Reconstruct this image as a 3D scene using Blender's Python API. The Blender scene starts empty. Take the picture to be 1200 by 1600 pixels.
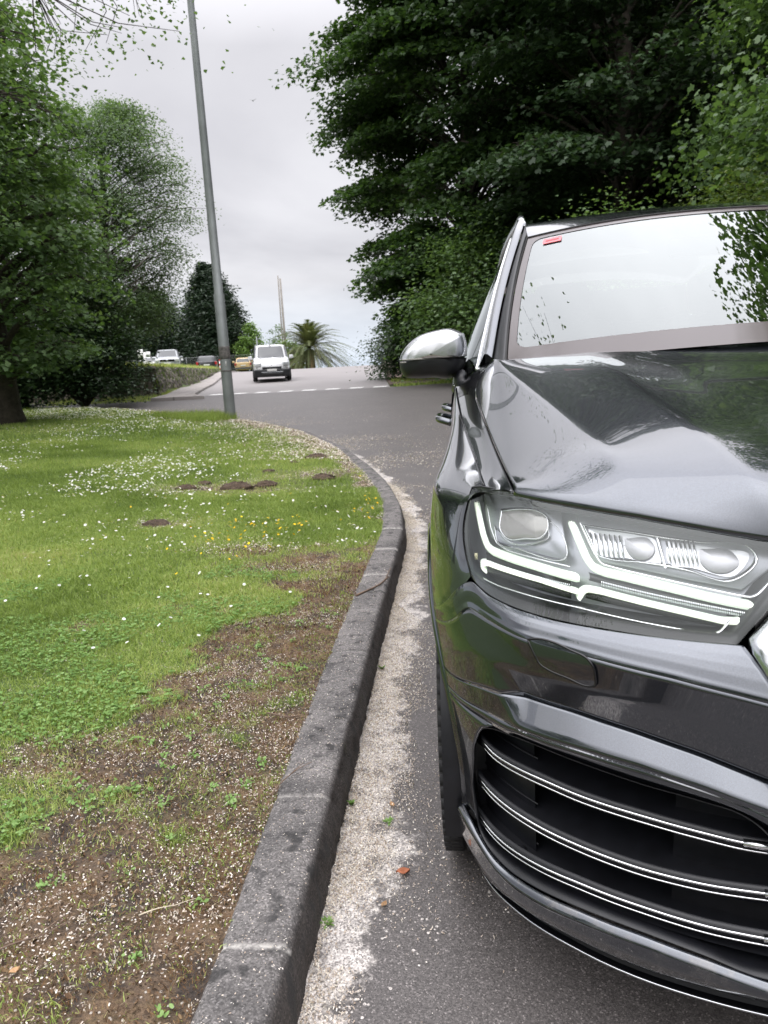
import bpy, math, random
import numpy as np
from mathutils import Vector, Matrix
R=math.radians
sc=bpy.context.scene
# ------------------------------------------------------------ camera
CP=(-0.88,-1.01,1.25); PITCH,YAW,ROLL=R(10.9),R(-6.7),R(-2.95)
fw=np.array([math.sin(YAW),math.cos(YAW),0.]); rt=np.array([math.cos(YAW),-math.sin(YAW),0.]); up=np.array([0,0,1.])
F3=fw*math.cos(PITCH)-up*math.sin(PITCH); U2=up*math.cos(PITCH)+fw*math.sin(PITCH)
R3=rt*math.cos(ROLL)+U2*math.sin(ROLL); U3=U2*math.cos(ROLL)-rt*math.sin(ROLL)
cd=bpy.data.cameras.new('camera'); cam=bpy.data.objects.new('camera',cd); sc.collection.objects.link(cam)
cam.matrix_world=Matrix(((R3[0],U3[0],-F3[0],CP[0]),(R3[1],U3[1],-F3[1],CP[1]),(R3[2],U3[2],-F3[2],CP[2]),(0,0,0,1)))
cd.sensor_fit='HORIZONTAL'; cd.sensor_width=36; cd.lens=1175/1200*36
cd.clip_start=0.05; cd.clip_end=6000
cd.dof.use_dof=True; cd.dof.focus_distance=1.7; cd.dof.aperture_fstop=14
sc.camera=cam
# ------------------------------------------------------------ world
w=bpy.data.worlds.new('World'); sc.world=w; w.use_nodes=True
nt=w.node_tree; nt.nodes.clear(); N=nt.nodes.new; LK=nt.links.new
SUN_EL,SUN_AZ=R(52),R(205)
sky=N('ShaderNodeTexSky'); sky.sky_type='NISHITA'; sky.sun_disc=False; sky.sun_elevation=SUN_EL; sky.sun_rotation=SUN_AZ
tc=N('ShaderNodeTexCoord'); sx=N('ShaderNodeSeparateXYZ'); LK(tc.outputs['Generated'],sx.inputs[0])
def wm(op,a,b=None,c=None):
    n=N('ShaderNodeMath'); n.operation=op
    for i,v in enumerate((a,b,c)):
        if v is None: continue
        if isinstance(v,(int,float)): n.inputs[i].default_value=v
        else: LK(v,n.inputs[i])
    return n.outputs[0]
zc=wm('MAXIMUM',sx.outputs[2],0.0)
den=wm('ADD',zc,0.16)
cx=wm('DIVIDE',sx.outputs[0],den); cy=wm('DIVIDE',sx.outputs[1],den)
cc=N('ShaderNodeCombineXYZ'); LK(cx,cc.inputs[0]); LK(cy,cc.inputs[1])
no=N('ShaderNodeTexNoise'); LK(cc.outputs[0],no.inputs['Vector']); no.inputs['Scale'].default_value=0.75; no.inputs['Detail'].default_value=6; no.inputs['Roughness'].default_value=.5; no.inputs['Distortion'].default_value=.4
rp=N('ShaderNodeValToRGB'); LK(no.outputs[0],rp.inputs[0])
e=rp.color_ramp.elements; e[0].position=.33; e[0].color=(5.7,5.6,5.95,1); e[1].position=.68; e[1].color=(8.5,8.4,8.7,1)
# overcast sky is brighter towards the zenith
grad=wm('MULTIPLY_ADD',wm('MAXIMUM',wm('SUBTRACT',zc,.36),0.0),6.5,0.88)
mulc=N('ShaderNodeVectorMath'); mulc.operation='SCALE'; LK(rp.outputs[0],mulc.inputs[0]); LK(grad,mulc.inputs['Scale'])
# pale blue gap low on the horizon
hz=wm('MULTIPLY',zc,9.0); hz=wm('SUBTRACT',1.0,hz); hz=wm('MAXIMUM',hz,0.0); hz=wm('MULTIPLY',hz,.55)
mh=N('ShaderNodeMixRGB'); LK(hz,mh.inputs[0]); LK(mulc.outputs[0],mh.inputs[1]); mh.inputs[2].default_value=(6.2,7.6,9.3,1)
mx=N('ShaderNodeMixRGB'); mx.inputs[0].default_value=.93; LK(sky.outputs[0],mx.inputs[1]); LK(mh.outputs[0],mx.inputs[2])
bg=N('ShaderNodeBackground'); bg.inputs[1].default_value=0.1; LK(mx.outputs[0],bg.inputs[0])
wo=N('ShaderNodeOutputWorld'); LK(bg.outputs[0],wo.inputs[0])
# ------------------------------------------------------------ sun (overcast)
sd=bpy.data.lights.new('sun','SUN'); sd.energy=1.0; sd.angle=R(100); sd.color=(1,.97,.92)
so=bpy.data.objects.new('sun',sd); sc.collection.objects.link(so)
dirv=Vector((math.sin(SUN_AZ)*math.cos(SUN_EL),math.cos(SUN_AZ)*math.cos(SUN_EL),math.sin(SUN_EL)))
so.rotation_euler=dirv.to_track_quat('Z','Y').to_euler()
sc.view_settings.view_transform='Standard'; sc.view_settings.look='None'; sc.view_settings.exposure=0.38; sc.view_settings.gamma=1
sc.cycles.max_bounces=8; sc.cycles.transparent_max_bounces=12; sc.cycles.diffuse_bounces=3; sc.cycles.glossy_bounces=4
sc.cycles.use_denoising=True
sc.cycles.sample_clamp_indirect=6
# ------------------------------------------------------------ helpers
rng=np.random.default_rng(7); random.seed(7)
COL=sc.collection
def tag(o,label=None,cat=None,group=None,kind=None):
    if label: o['label']=label
    if cat: o['category']=cat
    if group: o['group']=group
    if kind: o['kind']=kind
    return o
def empty(name,loc,label,cat,group=None,rz=0):
    o=bpy.data.objects.new(name,None); COL.objects.link(o); o.location=loc; o.rotation_euler=(0,0,rz); o.empty_display_size=.2
    return tag(o,label,cat,group)
def wloc(p):
    v=Vector((0,0,0))
    while p is not None: v=v+p.location; p=p.parent
    return np.array(v)
def mk(name,V,Fs,mat,parent=None,smooth=True,local=False,attrs=None,mats=None,mi=None,bevel=None):
    """one mesh object. V (n,3); Fs (m,k) array or list of faces; parented meshes are given in world coordinates unless local"""
    V=np.asarray(V,float).reshape(-1,3)
    if parent is not None and not local: V=V-wloc(parent)
    me=bpy.data.meshes.new(name)
    if isinstance(Fs,np.ndarray):
        n,k=Fs.shape; me.vertices.add(len(V)); me.vertices.foreach_set('co',V.ravel().astype(np.float32))
        me.loops.add(n*k); me.loops.foreach_set('vertex_index',Fs.ravel().astype(np.int32))
        me.polygons.add(n); me.polygons.foreach_set('loop_start',np.arange(n,dtype=np.int32)*k)
        me.update(calc_edges=True)
    else:
        me.from_pydata([tuple(v) for v in V],[],[tuple(int(i) for i in f) for f in Fs]); me.update()
    if smooth: me.polygons.foreach_set('use_smooth',np.ones(len(me.polygons),bool))
    if attrs:
        for k_,a in attrs.items():
            at=me.attributes.new(k_,'FLOAT','POINT'); at.data.foreach_set('value',np.asarray(a,np.float32))
    for m in (mats or [mat]): me.materials.append(m)
    if mi is not None: me.polygons.foreach_set('material_index',np.asarray(mi,np.int32))
    o=bpy.data.objects.new(name,me); COL.objects.link(o)
    if parent is not None: o.parent=parent
    if bevel:
        b=o.modifiers.new('bevel','BEVEL'); b.width=bevel; b.segments=2; b.limit_method='ANGLE'; b.angle_limit=R(40)
        me.polygons.foreach_set('use_smooth',np.ones(len(me.polygons),bool))
        wn=o.modifiers.new('wn','WEIGHTED_NORMAL')
    return o
class G:
    """collects geometry for one mesh"""
    def __init__(s): s.V=[]; s.F=[]; s.n=0
    def add(s,V,F):
        V=np.asarray(V,float).reshape(-1,3); s.V.append(V); s.F+= [tuple(i+s.n for i in f) for f in F]; s.n+=len(V); return s
    def grid(s,P,flip=False,closeu=False,closev=False,skip=None):
        P=np.asarray(P,float); a,b=P.shape[:2]; F=[]
        for i in range(a if closeu else a-1):
            for j in range(b if closev else b-1):
                if skip is not None and skip(i,j): continue
                i2,j2=(i+1)%a,(j+1)%b
                f=(i*b+j,i*b+j2,i2*b+j2,i2*b+j); F.append(f[::-1] if flip else f)
        return s.add(P.reshape(-1,3),F)
    def box(s,c,d,rz=0,rx=0,ry=0,taper=1):
        h=np.array(d)/2; V=np.array([[x*h[0]*(taper if z>0 else 1),y*h[1]*(taper if z>0 else 1),z*h[2]] for z in(-1,1) for y in(-1,1) for x in(-1,1)],float)
        M=np.array(Matrix.Rotation(rz,3,'Z')@Matrix.Rotation(ry,3,'Y')@Matrix.Rotation(rx,3,'X')); V=V@M.T+np.array(c)
        return s.add(V,[(0,2,3,1),(4,5,7,6),(0,1,5,4),(2,6,7,3),(0,4,6,2),(1,3,7,5)])
    def tube(s,P,r,n=8,cap=True,flat=None,upv=None):
        P=np.asarray(P,float); r=np.broadcast_to(np.asarray(r,float),(len(P),)); T=np.gradient(P,axis=0); T/=np.linalg.norm(T,axis=1)[:,None]+1e-12
        u0=np.array([0,0,1.]) if upv is None else np.array(upv,float)
        if upv is None and abs(T[0][2])>.9: u0=np.array([1.,0,0])
        rings=[]
        for p,t,q in zip(P,T,r):
            a=np.cross(t,u0); a/=np.linalg.norm(a)+1e-12; b=np.cross(a,t)
            th=np.arange(n)*2*math.pi/n
            rings.append(p+q*(np.cos(th)[:,None]*a+np.sin(th)[:,None]*b*(flat or 1)))
            if upv is None: u0=b
        base=s.n; s.grid(np.array(rings),closev=True)
        if cap: s.F.append(tuple(base+i for i in range(n))[::-1]); s.F.append(tuple(base+(len(P)-1)*n+i for i in range(n)))
        return s
    def lathe(s,prof,c,axis='Z',n=24,closed=False):
        prof=np.asarray(prof,float); th=np.arange(n)*2*math.pi/n; V=[]
        for r_,h in prof:
            x,y=r_*np.cos(th),r_*np.sin(th); hh=np.full(n,h)
            V.append(np.stack({'Z':(x,y,hh),'X':(hh,x,y),'Y':(y,hh,x)}[axis],-1)+np.array(c))
        return s.grid(np.array(V),closev=True,closeu=closed)
    def prism(s,poly,d,c=(0,0,0)):
        """poly (n,3) planar, extruded by vector d"""
        A=np.asarray(poly,float)+np.array(c); n=len(A); V=np.concatenate([A,A+np.array(d)])
        return s.add(V,[tuple(range(n))[::-1],tuple(range(n,2*n))]+[(i,(i+1)%n,(i+1)%n+n,i+n) for i in range(n)])
    def out(s,name,mat,parent=None,**k): return mk(name,np.concatenate(s.V),s.F,mat,parent,**k)
def cr(P,n,ts=None):
    """Catmull-Rom resample of a polyline, n points, by chord length"""
    P=np.asarray(P,float)
    if len(P)==2: t=np.linspace(0,1,n)[:,None]; return P[0]*(1-t)+P[1]*t
    k=np.concatenate([[0],np.cumsum(np.sqrt(np.linalg.norm(np.diff(P,axis=0),axis=1))+1e-9)]) 
    D=np.linalg.norm(np.diff(P,axis=0),axis=1); L_=np.concatenate([[0],np.cumsum(D)])
    Q=np.concatenate([[2*P[0]-P[1]],P,[2*P[-1]-P[-2]]])
    dens=[]
    for i in range(len(P)-1):
        p0,p1,p2,p3=Q[i],Q[i+1],Q[i+2],Q[i+3]; t=np.linspace(0,1,17)[:-1,None] if i<len(P)-2 else np.linspace(0,1,17)[:,None]
        m1=(p2-p0)/2; m2=(p3-p1)/2
        l0,l1,l2=np.linalg.norm(p1-p0),np.linalg.norm(p2-p1),np.linalg.norm(p3-p2)
        m1=l1*((p1-p0)/max(l0,1e-9)*l1+(p2-p1)/max(l1,1e-9)*l0)/max(l0+l1,1e-9); m2=l1*((p2-p1)/max(l1,1e-9)*l2+(p3-p2)/max(l2,1e-9)*l1)/max(l1+l2,1e-9)
        dens.append((2*t**3-3*t**2+1)*p1+(t**3-2*t**2+t)*m1+(-2*t**3+3*t**2)*p2+(t**3-t**2)*m2)
    A=np.concatenate(dens); s=np.concatenate([[0],np.cumsum(np.linalg.norm(np.diff(A,axis=0),axis=1))]); s/=s[-1]
    tt=np.linspace(0,1,n) if ts is None else np.asarray(ts)
    return np.stack([np.interp(tt,s,A[:,i]) for i in range(A.shape[1])],-1)
def lin(P,n,ts=None):
    P=np.asarray(P,float); s=np.concatenate([[0],np.cumsum(np.linalg.norm(np.diff(P,axis=0),axis=1))]); s/=s[-1]
    tt=np.linspace(0,1,n) if ts is None else np.asarray(ts)
    return np.stack([np.interp(tt,s,P[:,i]) for i in range(P.shape[1])],-1)
def loft(rows,nu,nv,smooth_across=True):
    A=np.array([cr(r_,nu) for r_ in rows])          # rows x nu x 3
    B=np.array([ (cr if smooth_across and len(rows)>2 else lin)(A[:,j],nv) for j in range(nu)])  # nu x nv
    return B.transpose(1,0,2)
def gsm(A,k,axis,it=1):
    """smooth a grid along one axis keeping the ends"""
    A=A.copy()
    for _ in range(it*k):
        B=A.copy(); s=[slice(None)]*3; a=list(s);b=list(s);c=list(s); a[axis]=slice(0,-2);b[axis]=slice(1,-1);c[axis]=slice(2,None)
        B[tuple(b)]=.25*A[tuple(a)]+.5*A[tuple(b)]+.25*A[tuple(c)]; A=B
    return A
def mirX(o,name=None):
    """a copy of a mesh object mirrored in the car's centre plane, with its children"""
    me=o.data.copy(); co=np.empty(len(me.vertices)*3,np.float32); me.vertices.foreach_get('co',co); co[0::3]*=-1; me.vertices.foreach_set('co',co); me.flip_normals(); me.update()
    c=bpy.data.objects.new(o.name.split('.')[0],me); COL.objects.link(c); c.parent=o.parent
    c.location=(-o.location.x,o.location.y,o.location.z)
    for m_ in o.modifiers:
        if m_.type=='BEVEL':
            b=c.modifiers.new('bevel','BEVEL'); b.width=m_.width; b.segments=m_.segments; b.limit_method='ANGLE'; b.angle_limit=m_.angle_limit
    if 'label' in o.keys(): c['label']=o['label']
    for ch in list(o.children):
        d=mirX(ch); d.parent=c
    return c
# ---- value noise for scattering masks
_perm=np.random.default_rng(3).random((256,256))
def vnoise(x,y,s=1.,o=0):
    x=np.asarray(x)*s+o*17.3+1000; y=np.asarray(y)*s+o*9.1+1000; xi=np.floor(x).astype(int); yi=np.floor(y).astype(int); fx=x-xi; fy=y-yi
    fx=fx*fx*(3-2*fx); fy=fy*fy*(3-2*fy); g=lambda a,b:_perm[a%256,b%256]
    return (g(xi,yi)*(1-fx)+g(xi+1,yi)*fx)*(1-fy)+(g(xi,yi+1)*(1-fx)+g(xi+1,yi+1)*fx)*fy
def fbm(x,y,s=1.,o=0,n=4): return sum(vnoise(x,y,s*2**i,o+i)*.5**i for i in range(n))/(2-2*.5**n)
# ------------------------------------------------------------ materials
class M_:
    def __init__(s,name):
        s.m=bpy.data.materials.new(name); s.m.use_nodes=True; s.t=s.m.node_tree; s.b=s.t.nodes['Principled BSDF']; s.o=s.t.nodes['Material Output']
    def n(s,t,**k):
        n=s.t.nodes.new('ShaderNode'+t)
        for a,v in k.items():
            if a in n.inputs.keys() if isinstance(a,str) else False: s.set(n.inputs[a],v)
            else: setattr(n,a,v)
        return n
    def set(s,i,v):
        if hasattr(v,'is_output'): s.t.links.new(v,i)
        else: i.default_value=v
    def P(s,**k):
        for a,v in k.items(): s.set(s.b.inputs[a.replace('_',' ')],v)
        return s
    def coord(s,kind='Object'): return s.n('TexCoord').outputs[kind]
    def noise(s,scale,detail=4,rough=.55,vec=None,col=False,dist=0):
        n=s.n('TexNoise'); n.inputs['Scale'].default_value=scale; n.inputs['Detail'].default_value=detail; n.inputs['Roughness'].default_value=rough; n.inputs['Distortion'].default_value=dist
        s.t.links.new(vec if vec is not None else s.coord(),n.inputs['Vector']); return n.outputs['Color' if col else 'Fac']
    def vor(s,scale,out='Distance',feat='F1',vec=None,rand=1):
        n=s.n('TexVoronoi'); n.feature=feat; n.inputs['Scale'].default_value=scale; n.inputs['Randomness'].default_value=rand
        s.t.links.new(vec if vec is not None else s.coord(),n.inputs['Vector']); return n.outputs[out]
    def ramp(s,fac,stops,interp='LINEAR'):
        n=s.n('ValToRGB'); s.t.links.new(fac,n.inputs[0]); c=n.color_ramp; c.interpolation=interp
        while len(c.elements)<len(stops): c.elements.new(.5)
        for e_,(p,col) in zip(c.elements,stops): e_.position=p; e_.color=(col if hasattr(col,'__len__') else (col,)*3)+((1,) if (not hasattr(col,'__len__') or len(col)==3) else ())
        return n.outputs[0]
    def mix(s,f,a,b,mode='MIX'):
        n=s.n('MixRGB'); n.blend_type=mode; s.set(n.inputs[0],f)
        for i,v in ((1,a),(2,b)): s.set(n.inputs[i],v if hasattr(v,'is_output') else (tuple(v)+(1,) if len(v)==3 else v))
        return n.outputs[0]
    def math(s,op,a,b=0.,c=None):
        n=s.n('Math'); n.operation=op; s.set(n.inputs[0],a); s.set(n.inputs[1],b)
        if c is not None: s.set(n.inputs[2],c)
        return n.outputs[0]
    def attr(s,name): n=s.n('Attribute'); n.attribute_name=name; return n.outputs['Fac']
    def bump(s,h,strength=.3,dist=.01):
        n=s.n('Bump'); n.inputs['Strength'].default_value=strength; n.inputs['Distance'].default_value=dist; s.t.links.new(h,n.inputs['Height']); s.t.links.new(n.outputs[0],s.b.inputs['Normal']); return s
def C4(c): return tuple(c)+(1,)
def simple(name,col,rough=.5,metal=0,**k):
    m=M_(name); m.P(Base_Color=C4(col),Roughness=rough,Metallic=metal,**k); return m.m
def worn(name,col,rough=.6,metal=0,scale=8,amt=.25,bump=.1,bs=60):
    m=M_(name); f=m.noise(scale,5); c=m.ramp(f,[(.3,tuple(x*(1-amt) for x in col)),(.7,tuple(min(1,x*(1+amt)) for x in col))])
    m.P(Base_Color=c,Roughness=rough,Metallic=metal); m.bump(m.noise(bs,3),bump,.005); return m.m
# ============================================================ grey SUV (centre plane x=0, nose at y=0)
def paint(name,col,rough=.27):
    m=M_(name); co=m.coord()
    n=m.noise(900,2,vec=co); base=m.mix(m.ramp(n,[(.35,0.),(.7,1.)]),tuple(c*.8 for c in col),tuple(c*1.25 for c in col))
    # road dust, heavier low on the body
    sep=m.n('SeparateXYZ'); m.t.links.new(co,sep.inputs[0])
    low=m.math('MULTIPLY',m.math('SUBTRACT',.62,sep.outputs[2]),2.2); low=m.math('MAXIMUM',low,0.); low=m.math('MINIMUM',low,1.)
    dn=m.ramp(m.noise(26,6,.7,vec=co),[(.5,0.),(.72,1.)]); spk=m.ramp(m.noise(160,3,.6,vec=co),[(.69,0.),(.74,1.)])
    dust=m.math('MULTIPLY',m.math('MULTIPLY',low,dn),.5); dust=m.math('MAXIMUM',dust,m.math('MULTIPLY',spk,m.math('MULTIPLY_ADD',low,.35,.12)))
    c=m.mix(dust,base,(.20,.17,.14))
    m.P(Base_Color=c,Metallic=m.math('MULTIPLY_ADD',dust,-.9,.9),Roughness=m.math('MULTIPLY_ADD',dust,.4,rough),Coat_Weight=1.0,Coat_Roughness=m.math('MULTIPLY_ADD',dust,.5,.015),Coat_IOR=1.78)
    return m.m
PAINT=paint('dark_grey_metallic_paint',(.054,.062,.076),.2)
BLK=simple('gloss_black',(.006,.006,.007),.12)
SAT=worn('satin_black_plastic',(.007,.0075,.010),.42,0,40,.3,.05,300)
RUB=worn('rubber_seal',(.012,.012,.012),.7)
CHR=simple('satin_chrome',(.75,.76,.78),.16,1)
SILV=simple('satin_silver',(.62,.64,.67),.2,1,Coat_Weight=.6,Coat_Roughness=.05)
TYR=worn('tyre_rubber',(.014,.014,.015),.8,0,30,.4,.3,120)
RIM=simple('alloy_rim',(.35,.36,.38),.3,1)
REFL=simple('lamp_reflector',(.7,.72,.74),.18,1)
HOUS=simple('lamp_housing_grey',(.33,.34,.37),.35,.6)
LENSG=simple('projector_glass',(.40,.40,.42),.38,.7)
def emis(name,col,st):
    m=M_(name); m.P(Base_Color=C4((.8,.85,.8)),Roughness=.3,Emission_Color=C4(col),Emission_Strength=st); return m.m
DRL=emis('daytime_light',(.95,1.0,.80),.62)
_m=DRL.node_tree; _b=_m.nodes['Principled BSDF']; _x=M_.__new__(M_); _x.m=DRL; _x.t=_m; _x.b=_b; _x.o=_m.nodes['Material Output']
_x.set(_b.inputs['Emission Strength'],_x.ramp(_x.noise(420,3,.6),[(.3,.42),(.62,.72)]))
def glassmat(name,tint,ior,boost,rough=0.0):
    m=M_(name); t=m.t; t.nodes.remove(m.b)
    tr=m.n('BsdfTransparent'); tr.inputs[0].default_value=C4(tint); gl=m.n('BsdfGlossy'); gl.inputs['Roughness'].default_value=rough; gl.inputs[0].default_value=(.95,1,.99,1)
    fr=m.n('Fresnel'); ge=m.n('NewGeometry'); m.set(fr.inputs[0],m.math('MULTIPLY_ADD',ge.outputs['Backfacing'],1/ior-ior,ior)); f=m.math('MULTIPLY',fr.outputs[0],boost); f=m.math('MINIMUM',f,1.)
    mx_=m.n('MixShader'); t.links.new(f,mx_.inputs[0]); t.links.new(tr.outputs[0],mx_.inputs[1]); t.links.new(gl.outputs[0],mx_.inputs[2]); t.links.new(mx_.outputs[0],m.o.inputs[0]); return m.m
LENS=glassmat('lamp_lens',(.97,.98,.98),1.5,1.35)
WSG=glassmat('windscreen_glass',(.52,.60,.58),1.75,1.7)
SIDEG=glassmat('side_glass',(.12,.13,.13),1.5,1.6)
car=empty('suv_car',(0,2.5,0),'dark grey SUV close up on the right with daytime lights lit, parked by the kerb','car')
# --- plan shape of the nose: superellipse per height
ZT=[0,.20,.27,.33,.42,.52,.62,.72,.77,.81,.87,.99,1.07]
Y0=[.02,.0,-.01,-.01,.0,.0,.0,.0,.01,.035,.06,.13,.2]
WT=[.89,.935,.945,.955,.962,.97,.977,.98,.98,.978,.975,.955,.94]
LN,NN=.75,2.5
def _sm(xs,ys,sg,st=.004,pad=True):
    g_=np.arange(min(xs)-6*sg,max(xs)+6*sg,st); v=np.interp(g_,xs,ys)
    sl0=(ys[1]-ys[0])/(xs[1]-xs[0]); sl1=(ys[-1]-ys[-2])/(xs[-1]-xs[-2]); v=np.where(g_<xs[0],ys[0]+(g_-xs[0])*sl0,v); v=np.where(g_>xs[-1],ys[-1]+(g_-xs[-1])*sl1,v)
    h=int(4*sg/st); k=np.exp(-.5*(np.arange(-h,h+1)*st/sg)**2); k/=k.sum(); vv=v.copy(); vv[h:-h]=np.convolve(v,k,'valid'); return g_,vv
_zz1,Y0=_sm(ZT,Y0,.018); _,WT=_sm(ZT,WT,.018); ZT=_zz1
def S(x,z,off=0.):
    x=np.asarray(x,float); z=np.asarray(z,float); a=np.interp(z,ZT,Y0)+off; W=np.interp(z,ZT,WT)-off; l=LN-off
    q=np.clip(np.abs(x)/W,0,1)
    y=a+l-l*np.power(np.maximum(1-q**NN,0),1/NN)
    return np.stack([np.where(x<=0,-1,1)*q*W,y,z+0*x],-1)
def SY(y,z,off=0.):
    """point of the same surface given y (use on the corner and flank)"""
    y=np.asarray(y,float); z=np.asarray(z,float); a=np.interp(z,ZT,Y0)+off; W=np.interp(z,ZT,WT)-off; l=LN-off
    t=np.clip((a+l-y)/l,0,1); return np.stack([-W*np.power(1-t**NN,1/NN),y,z+0*y],-1)
AXY,AZ,AR=.88,.39,.452                      # front axle, arch radius
def arch_y(z): return AXY-math.sqrt(max(AR*AR-(z-AZ)**2,0))
def brow(x0,zf,off=0.,yend=None,n=60):
    """row of points round the nose from x0 to the wheel arch; zf = height by x"""
    ze=zf(-.95); ye=yend if yend is not None else arch_y(ze)
    a=np.interp(ze,ZT,Y0)+off; W=np.interp(ze,ZT,WT)-off; l=LN-off
    xe=-W*(1-max((a+l-ye)/l,0)**NN)**(1/NN)
    th1=math.asin(min((abs(xe)/W)**(NN/2),1)); 
    W0=np.interp(zf(x0),ZT,WT)-off; th0=math.asin((abs(x0)/W0)**(NN/2))
    th=np.linspace(th0,th1,n); X=-np.sin(th)**(2/NN)
    out=[]
    for k,x in enumerate(X):
        xx=x*W; z=zf(xx); Wz=np.interp(z,ZT,WT)-off; q=min(x*-1,1); az=np.interp(z,ZT,Y0)+off
        out.append((-q*Wz, az+l-l*max(1-q**NN,0)**(1/NN), z))
    return np.array(out)
def zt(pts,sg=.014):
    xs=[p[0] for p in pts]; zs=[p[1] for p in pts]
    if xs[0]>xs[-1]: xs=xs[::-1]; zs=zs[::-1]
    gx,gv=_sm(xs,zs,sg,.003); return lambda x: float(np.interp(x,gx,gv))
zR0=zt([(-.955,.75),(-.945,.763),(-.915,.812),(-.899,.832),(-.884,.840),(-.856,.826),(-.812,.819),(-.751,.816),(-.49,.819)],.003)
zR1=zt([(-.96,.730),(-.93,.755),(-.905,.790),(-.894,.805),(-.885,.806),(-.863,.801),(-.836,.797),(-.805,.794),(-.736,.793),(-.673,.788),(-.588,.781),(-.504,.769),(-.452,.760)],.006)
zB0=zt([(-.96,.62),(-.91,.635),(-.887,.649),(-.817,.664),(-.718,.668),(-.627,.659),(-.54,.642),(-.46,.617),(-.38,.59)])
zB1=zt([(-.96,.60),(-.89,.612),(-.868,.620),(-.817,.619),(-.718,.624),(-.627,.620),(-.54,.605),(-.46,.584),(-.38,.56)])
zI0=zt([(-.96,.575),(-.89,.588),(-.818,.589),(-.718,.590),(-.626,.583),(-.54,.576),(-.489,.566),(-.46,.552),(-.44,.535)])
zL0=zt([(-.97,.37),(-.93,.35),(-.893,.34),(-.882,.325),(-.866,.303),(-.833,.297),(-.789,.302),(-.718,.313),(-.623,.319),(-.534,.313),(-.448,.299),(-.3,.29)])
zL1=zt([(-.97,.18),(-.89,.188),(-.864,.19),(-.822,.212),(-.716,.234),(-.621,.240),(-.53,.247),(-.445,.251),(-.3,.255)])
def blend(A,B,wgt): return A*(1-wgt[:,None])+B*wgt[:,None]
b=G()
n=90
r0=brow(-.485,zR0,.0,n=n); r0[:,1]+=.0; f1=np.clip((-.80-r0[:,0])/.09,0,1); f1=f1*f1*(3-2*f1)
r1=brow(-.452,zR1,-.012,n=n)
r1b=brow(-.451,lambda x:zR1(x)-.005,-.0135,n=n); r1c=brow(-.448,lambda x:zR1(x)-.012,-.0125,n=n)
r1=blend(r1,brow(-.452,zR1,.0,n=n),f1); r1b=blend(r1b,brow(-.451,lambda x:zR1(x)-.005,.0,n=n),f1); r1c=blend(r1c,brow(-.448,lambda x:zR1(x)-.012,.0,n=n),f1)
r15=brow(-.43,lambda x:.5*(zR1(x)-.012+zB0(x)),.004,n=n); r15=blend(r15,brow(-.43,lambda x:.5*(zR1(x)-.012+zB0(x)),.0,n=n),f1)
fade=np.clip((-.862-r0[:,0])/.028,0,1); fade=fade*fade*(3-2*fade)        # blade dies out at the corner
r2=brow(-.405,zB0,.020,n=n); r2n=brow(-.405,zB0,.0,n=n); r2=blend(r2,r2n,fade)
r3=brow(-.395,zB1,-.008,n=n); r3n=brow(-.395,zB1,.0,n=n); r3=blend(r3,r3n,fade)
r3b=brow(-.395,lambda x:zB1(x)-.010,-.006,n=n); r3b=blend(r3b,brow(-.395,lambda x:zB1(x)-.010,.0,n=n),fade)
r4=brow(-.39,zI0,.003,n=n); r4=blend(r4,brow(-.39,zI0,.0,n=n),fade)
def band(rows,nv,g_=b,hard=True):
    A=np.array([cr(r_,n) for r_ in rows]); B=np.array([(cr if len(rows)>2 and not hard else lin)(A[:,j],nv) for j in range(n)]).transpose(1,0,2); g_.grid(B)
r01=.5*(r0+r1)+np.array([0,-.0025,.003]); band([r0,.75*r0+.25*r1+np.array([0,-.0018,.0022]),r01,.25*r0+.75*r1+np.array([0,-.002,.0022]),r1,r1b,r1c],30)
band([r1c,r15,r2],14)
band([r2,r3,r3b],10); band([r3b,r4],3)
# side piece between intake and arch
def sidecol(z,x,yend=None):
    p0=S(np.array(x),np.array(z)); ze=z; ye=arch_y(z)+.0
    ys=np.linspace(p0[1],ye,16); return SY(ys,np.full(16,z))
zs=np.linspace(.588,.34,14); xl=np.interp(zs,[.34,.354,.416,.509,.545,.565,.58,.588],[-.886,-.888,-.893,-.888,-.880,-.872,-.862,-.85])
side=np.array([sidecol(z,x) for z,x in zip(zs,xl)]); b.grid(side,flip=False)
# lower lip band
l0=brow(-.30,zL0,-.004,n=n); l0[:,1]+=0
l0b=brow(-.30,lambda x:zL0(x)-.012,-.016,n=n); lm=brow(-.30,lambda x:.5*(zL0(x)+zL1(x)),-.014,n=n); l1=brow(-.30,zL1,.004,n=n); l1b=brow(-.3,lambda x:zL1(x)-.012,.03,n=n)
band([l0,l0b,lm,l1,l1b],20)
# lip turns up beside the intake
bump_=b.out('front_bumper',PAINT,car)
so_=bump_.modifiers.new('thick','SOLIDIFY'); so_.thickness=.004; so_.offset=-1
# centre part of the lower bumper and both sides
mirX(bump_)
ctr=G()
xs=np.linspace(-.30,.30,40)
def crow(z,off,x0=.30): x=np.linspace(-x0,x0,40); return S(x,np.full(40,z),off)
ctr.grid(lin(np.array([crow(.29,-.004),crow(.275,-.016),crow(.26,-.014),crow(.252,.004),crow(.24,.03)]).transpose(1,0,2).reshape(40,-1),40).reshape(40,5,3).transpose(1,0,2),flip=True)
ctr.out('bumper_centre',PAINT,car)
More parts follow.
